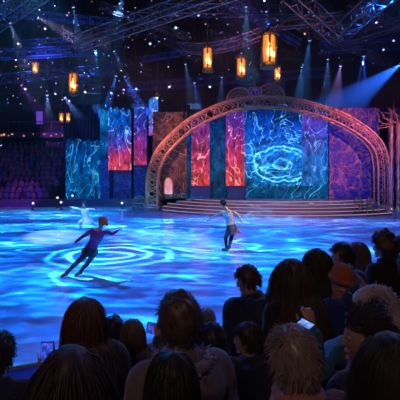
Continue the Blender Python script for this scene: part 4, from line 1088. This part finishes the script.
seated('person with fair brown hair half hidden behind the slate jacket', 359, 242, 4.0, T0, 1.0, style='bob', hair=H_fair, coat=C_slate, seed=16, turn=15)
rq, Jq, kq = seated('child wearing an orange knitted hat and scarf with a royal blue coat', 342, 264, 2.6, T2, .9, style=None, coat=C_blue, seed=17, turn=15, vox=.009, eyes_on=True, collar=('scarf', C_or, 'orange knitted scarf'), arms='lap')
def hat(root, J, k, name, m, label, r=1.0, fold=True, low=-.15, back=None):
    M = J['head']; bm = bmesh.new(); U, W = 32, 18; prev = None
    for j in range(W+1):
        z = low+(1-low)*j/W; rr = math.sqrt(max(0.0, 1-max(z, 0)**2*.98)) if z > 0 else 1.0
        rib = [1+(.018*math.sin(i*math.pi) if False else .02*((i % 2)*2-1)) for i in range(U)]
        zz = z*(.137 if z > 0 else .12)
        row = [bm.verts.new(M @ (V((math.cos(2*math.pi*i/U)*.09*rr*rib[i]*r, (math.sin(2*math.pi*i/U)*.11*rr*rib[i]-.004)*r, zz+.006+(.02*math.sin(2*math.pi*i/U) if z < .2 else 0)))*k)) for i in range(U)]
        if prev:
            for i in range(U): bm.faces.new((prev[i], prev[(i+1) % U], row[(i+1) % U], row[i]))
        prev = row
    bm.faces.new(prev)
    h = obj(name, bm, m, root, label=label); sd = h.modifiers.new('s', 'SOLIDIFY'); sd.thickness = .006
    if fold:
        bm = bmesh.new(); prev = None
        for j, (q, z) in enumerate(((1.04, low+.02), (1.1, low), (1.14, low+.12), (1.12, low+.28), (1.03, low+.3))):
            row = [bm.verts.new(M @ (V((math.cos(2*math.pi*i/U)*.09*q*(1+.02*((i % 2)*2-1))*r, (math.sin(2*math.pi*i/U)*.11*q-.004)*r, z*.13+.006+.02*math.sin(2*math.pi*i/U)))*k)) for i in range(U)]
            if prev:
                for i in range(U): bm.faces.new((prev[i], prev[(i+1) % U], row[(i+1) % U], row[i]))
            prev = row
        obj('hat_brim', bm, m, h)
hat(rq, Jq, kq, 'knitted_hat', C_or, 'orange ribbed knitted hat')
seated('adult with big curly hair and dark coat at the right end of the front row', 384, 231, 3.35, T1, 1.0, style='afro', hair=H_brown, coat=C_black, seed=18, turn=20, hairtop=.06, vox=.009, shw=1.1, eyes_on=True)
seated('person with short dark hair beyond the curly haired adult, at the right edge', 402, 236, 4.0, T0, 1.0, style='short', hair=H_dark, coat=C_black, seed=28)
rs_, Js, ks = seated('person in teal jacket, black cap and pale fur hood holding a bright phone', 358, 287, 1.95, T3, .92, style=None, coat=C_teal, seed=19, turn=5, arms=('reach', 0, ph3), puff=.02)
hat(rs_, Js, ks, 'cap', cloth('cap_black', (.012, .01, .012), .95, 0.0), 'black knitted cap')
bm = bmesh.new(); random.seed(3); Mh = Js['head']
arc = [Mh @ (V((.03+math.cos(R(a))*.155, -.045, -.02+math.sin(R(a))*.15))*ks) for a in range(-60, 150, 8)]
arc = [Mh @ (V((.055+math.cos(R(a))*.165, -.07-.03*math.cos(R(a)), -.05+math.sin(R(a))*.165))*ks) for a in range(-75, 135, 7)]
tube(bm, arc, .044*ks, 12, round_ends=True)
for i in range(900):
    c0 = random.choice(arc)+V((random.gauss(0, .004), random.gauss(0, .004), random.gauss(0, .004))); dn = V((random.gauss(0, 1), random.gauss(0, 1), random.gauss(0, 1))).normalized()
    tube(bm, [c0+dn*.04*ks, c0+dn*(.056+.015*random.random())*ks+V((0, 0, -.004))], [.004*ks, .0012], 3)
obj('hood_trim', bm, C_pale, rs_, label='pale fluffy hood trim')
seated('person with dark pinned up hair seen in left profile near lower right', 364, 313, 1.35, T4, .82, style='bun', hair=H_dark, coat=cloth('coat_ink', (.02, .015, .04)), seed=20, turn=62, vox=.007, eyes_on=True, skin=1, hairtop=.012, collar=('scarf', cloth('scarf_violet', (.12, .02, .22)), 'violet scarf'))
seated('nearest person in the lower right corner with long black hair', 396, 334, .98, T4, .95, style='straight', hair=H_black, coat=cloth('coat_charcoal', (.03, .028, .04)), seed=21, bodyr=.17, hcount=3600)

# benches under each row of spectators
for s, z, nm in ((4.0, T0, 'lowest'), (3.35, T1, 'second'), (2.6, T2, 'third'), (1.92, T3, 'fourth'), (1.28, T4, 'nearest')):
    c = s-.02
    b_ = empty('long_bench', (0, sline(c, 0)-.08, z), FACE, label='long dark bench under the %s row of spectators' % nm, cat='bench')
    bm = bmesh.new(); box(bm, (0, 0, .375), (6.0, .26, .05), bev=.01); obj('seat', bm, simple('bench_plastic', (.02, .03, .08), .5), b_, False)
    for x in (-2.7, -1.35, 0, 1.35, 2.7):
        bm = bmesh.new(); box(bm, (x, 0, .175), (.06, .18, .348), bev=.008); obj('leg', bm, M_dark, b_, False)

# phones
def phone(c, w, h, rot, pic, label, seed):
    t_ = empty('smartphone', c, label=label, cat='smartphone'); t_.rotation_euler = rot
    bm = bmesh.new(); box(bm, (0, 0, 0), (w, .009, h), bev=.003); obj('case', bm, M_phone, t_, False)
    m, t, b = mat('phone_picture_%d' % seed); tc = t.vmath('ADD', t.new('ShaderNodeTexCoord').outputs['Object'], (seed, 0, 0))
    n = t.noise(tc, 45, 4, .6)[0]; r = t.ridge(tc, 50, .04, 3, 1)
    b.inputs['Base Color'].default_value = (.01, .01, .02, 1)
    t.put(b.inputs['Emission Color'], t.vmath('ADD', t.ramp(n, pic), t.vmath('SCALE', t.vmath('ADD', V((.1, .2, .5)), (0, 0, 0)), scale=t.math('MULTIPLY', r, .6)))); b.inputs['Emission Strength'].default_value = .9
    bm = bmesh.new(); box(bm, (0, -.0052, 0), (w*.9, .002, h*.93)); obj('screen', bm, m, t_, False, label='lit phone screen')
    bm = bmesh.new(); tube(bm, [(-w*.3, .0045, h*.38), (-w*.3, .007, h*.38)], .006, 10); obj('camera_lens', bm, M_dark, t_, False)
    return t_
PIC = [(.38, (.0, .005, .08)), (.52, (.01, .06, .8)), (.66, (.2, .06, .8)), (.8, (.9, .25, .6))]
phone(P(47.5, 352, 2.14), .070, .112, (0, 0, 0), PIC, 'upright phone with a blue and pink picture, held by the long haired woman at left', 1)
phone(P(156, 329, 3.06), .145, .088, (0, R(9), R(-4)), PIC, 'phone held sideways with a bright blue picture, right of the fair haired person', 2)
phone(P(305.5, 323, 1.95), .08, .045, (R(35), R(28), R(10)), [(.3, (.05, .15, .9)), (.5, (.2, .4, 1)), (.7, (.7, .8, 1))], 'bright phone held low in front of the teal jacket', 3)

# ------------------------------------------------------------------ skaters
def skater(label, base, yaw, J, k, skin, hairm, style, outfit, vox=.012, skatem=None, seed=0):
    root = empty('person', base, yaw, label=label, cat='person')
    body_mesh('body', J, k, skin, root, vox)
    for nm, build, m in outfit: cloth_mesh(nm, build, m, root, .012, 2)
    hair_mesh('hair', J, k, style, hairm, root, seed)
    eyes(J, k, root)
    for i in (0, 1):
        an, toe = J['an'][i], J['toe'][i]; bm = bmesh.new(); d = (toe-an); fd = V((d.x, d.y, d.z)).normalized()
        shin = (J['kn'][i]-an).normalized(); dn = (-shin*.6+V((0, 0, -.4))).normalized() if (an.z < .3) else -shin
        limb(bm, [an+shin*.10*k, an, an-dn*-.035*k], [.05*k, .047*k, .05*k]); limb(bm, [an+dn*.035*k-fd*.04*k, an.lerp(toe, .5)+dn*.015*k, toe], [.042*k, .042*k, .03*k]); s_ = obj('skate', bm, skatem, root)
        bm = bmesh.new(); a = an-fd*.07*k+dn*.095*k; b = toe+fd*.03*k+dn*.045*k
        ax, bx = fd.cross(dn).normalized()*.004, dn*.012
        rings(bm, [(a, ax, bx), (b, ax, bx)], 6)
        tube(bm, [a+fd*.03, a+fd*.02-dn*.06*k], .008, 6); tube(bm, [b-fd*.05, b-fd*.05-dn*.04*k], .008, 6)
        obj('blade', bm, M_ice_blade, s_)
    return root
def headm(c, turn, nod, tilt): return Matrix.Translation(c) @ Matrix.Rotation(R(turn), 4, 'Z') @ Matrix.Rotation(R(tilt), 4, 'Y') @ Matrix.Rotation(R(nod), 4, 'X')
def rel(base, pts, D): # picture point plus depth offset at the skater's distance
    return [P(px, py, D)+V((0, dy, 0))-base for px, py, dy in pts]
# skater leaning right in the dark sequinned costume
D1 = 9.4; base = P(76, 277, D1); base.z = .0
r1 = lambda *p: rel(base, p, D1)
pel, chs, nk, hd, s0, s1, e0, e1, w0, w1, h0, h1, k0, k1, a0, a1, t0, t1 = r1((91, 249, 0), (97, 237, -.05), (100.5, 229, -.08), (103, 222.5, -.1), (93.5, 230, -.2), (105.5, 233, .1), (86.5, 234.5, -.3), (110.5, 235, .2), (79.5, 240, -.35), (116, 231.5, .25), (89.5, 251, -.09), (93.5, 252, .08), (79, 261, -.1), (87.5, 262.5, .15), (66.5, 272, .02), (79, 272.5, .15), (62.5, 276.3, -.05), (74.5, 276.3, .05))
a0.z = .1; a1.z = .1; t0.z = .035; t1.z = .035
J = dict(pelvis=pel, chest=chs, neck=nk, head=headm(hd, 62, -6, 10), sh=[s0, s1], el=[e0, e1], wr=[w0, w1], hip=[h0, h1], kn=[k0, k1], an=[a0, a1], toe=[t0, t1], hand=[((w0-e0), V((0, 0, -1)), .3), ((w1-e1), V((0, 0, -1)), .3)])
C_cos = simple('costume_plum_sequin', (.22, .03, .16), .3, .3, nscale=30, namp=.8); C_cos2 = simple('tights_ink', (.01, .012, .03), .4, nscale=20)
def cost(bm, J=J): torso(bm, J, .92, .012, neck=False)
def sleeves(bm, J=J):
    for i in (0, 1): limb(bm, [J['chest'].lerp(J['neck'], .5).lerp(J['sh'][i], .6), J['sh'][i], J['sh'][i].lerp(J['el'][i], .5), J['el'][i], J['el'][i].lerp(J['wr'][i], .9)], [.058, .056, .05, .043, .033])
def legs(bm, J=J):
    for i in (0, 1): limb(bm, [J['pelvis'].lerp(J['hip'][i], .7), J['hip'][i], J['hip'][i].lerp(J['kn'][i], .5), J['kn'][i], J['kn'][i].lerp(J['an'][i], .4), J['an'][i]], [.09, .09, .078, .058, .056, .04])
def skirt(J, lenf, w, m=None):
    def f(bm):
        pe, up = J['pelvis'], (J['chest']-J['pelvis']).normalized(); s = (J['hip'][1]-J['hip'][0]).normalized(); s = (s-up*s.dot(up)).normalized(); fw = up.cross(s)
        rs = []
        for j in range(7):
            t = j/6; c = pe+up*.08-up*(.08+lenf)*t; rr = .15+w*t**1.2; rs.append((c, s*rr, fw*rr*.85))
        rings(bm, rs, 24)
    return f
skater('red haired skater leaning in a dark plum costume with arms out', base, 0, J, .92, SKIN[0], H_red, 'bun', [('bodice', cost, C_cos), ('sleeves', sleeves, C_cos), ('tights', legs, C_cos2), ('skirt', skirt(J, .12, .06), C_cos2)], skatem=simple('skate_boot_black', (.02, .02, .03), .4), seed=31)
# skater in the pale top seen from behind
D2 = 12.6; base = P(227, 251.5, D2); base.z = 0
r2 = lambda *p: rel(base, p, D2)
pel, chs, nk, hd, s0, s1, e0, e1, w0, w1, h0, h1, k0, k1, a0, a1, t0, t1 = r2((231.3, 227, 0), (229.2, 216.5, .02), (227, 210, .05), (223.3, 204.5, .1), (222.5, 212.5, .08), (234, 212, -.05), (216, 216, .12), (238.5, 215.5, -.1), (209.5, 219.5, .15), (240.5, 220, -.2), (228.8, 229, 0), (233.8, 229, 0), (225.8, 239, .12), (231.5, 239.5, .14), (226.6, 247.5, -.03), (228.5, 245.5, -.22), (222.5, 251, .12), (226, 250, -.2))
a0.z = .1; t0.z = .04; a1.z = .17; t1.z = .05
J2 = dict(pelvis=pel, chest=chs, neck=nk, head=headm(hd, 18, -18, -12), sh=[s0, s1], el=[e0, e1], wr=[w0, w1], hip=[h0, h1], kn=[k0, k1], an=[a0, a1], toe=[t0, t1], hand=[((w0-e0), V((0, 0, -1)), .3), ((w1-e1), V((0, -1, 0)), .5)])
C_top = simple('bodice_pale', (.75, .6, .6), .5, nscale=25, namp=.15); C_sk = simple('skirt_dusky', (.09, .05, .08), .6, nscale=20)
def cost2(bm): 
    torso(bm, dict(J2, neck=J2['chest'].lerp(J2['neck'], .72)), .92, .012, neck=False)
skater('skater seen from behind in a pale bodice and dark skirt', base, 0, J2, .92, SKIN[0], H_dark, 'bun', [('bodice', cost2, C_top), ('tights', lambda bm: legs(bm, J2), C_cos2), ('skirt', skirt(J2, .22, .09), C_sk)], skatem=simple('skate_boot_brown', (.12, .07, .05), .4), seed=32)
# far skater in white, in a low lunge
D3 = 17.6; base = P(88, 229, D3); base.z = 0
r3 = lambda *p: rel(base, p, D3)
pel, chs, nk, hd, s0, s1, e0, e1, w0, w1, h0, h1, k0, k1, a0, a1, t0, t1 = r3((86.5, 218.5, 0), (85.2, 212.5, 0), (84.5, 208.6, 0), (84, 204.8, 0), (81.2, 209.5, 0), (88, 209.3, 0), (77, 208.3, -.05), (92, 208.8, -.05), (72.6, 207.2, -.1), (96, 209.6, -.1), (85, 219.5, 0), (88.2, 219.5, 0), (80.5, 222, -.2), (93.5, 224.5, .1), (81.5, 227.3, -.1), (100, 227.8, .15), (78.5, 229, -.1), (103, 229, .15))
a0.z = .1; t0.z = .04; a1.z = .1; t1.z = .04
J3 = dict(pelvis=pel, chest=chs, neck=nk, head=headm(hd, 170, 0, 0), sh=[s0, s1], el=[e0, e1], wr=[w0, w1], hip=[h0, h1], kn=[k0, k1], an=[a0, a1], toe=[t0, t1], hand=[((w0-e0), V((0, 0, -1)), .2), ((w1-e1), V((0, 0, -1)), .2)])
# turned to face the camera: swap sides so left and right stay true
C_wh = simple('dress_white', (.85, .88, .95), .5, nscale=20, namp=.08)
skater('distant skater in a white dress with arms spread, low on one knee', base, 0, J3, .9, SKIN[0], H_fair, 'bun', [('bodice', lambda bm: torso(bm, J3, .9, .012, neck=False), C_wh), ('sleeves', lambda bm: sleeves(bm, J3), C_wh), ('tights', lambda bm: legs(bm, J3), C_wh), ('skirt', skirt(J3, .22, .14), C_wh)], skatem=C_wh, seed=33)
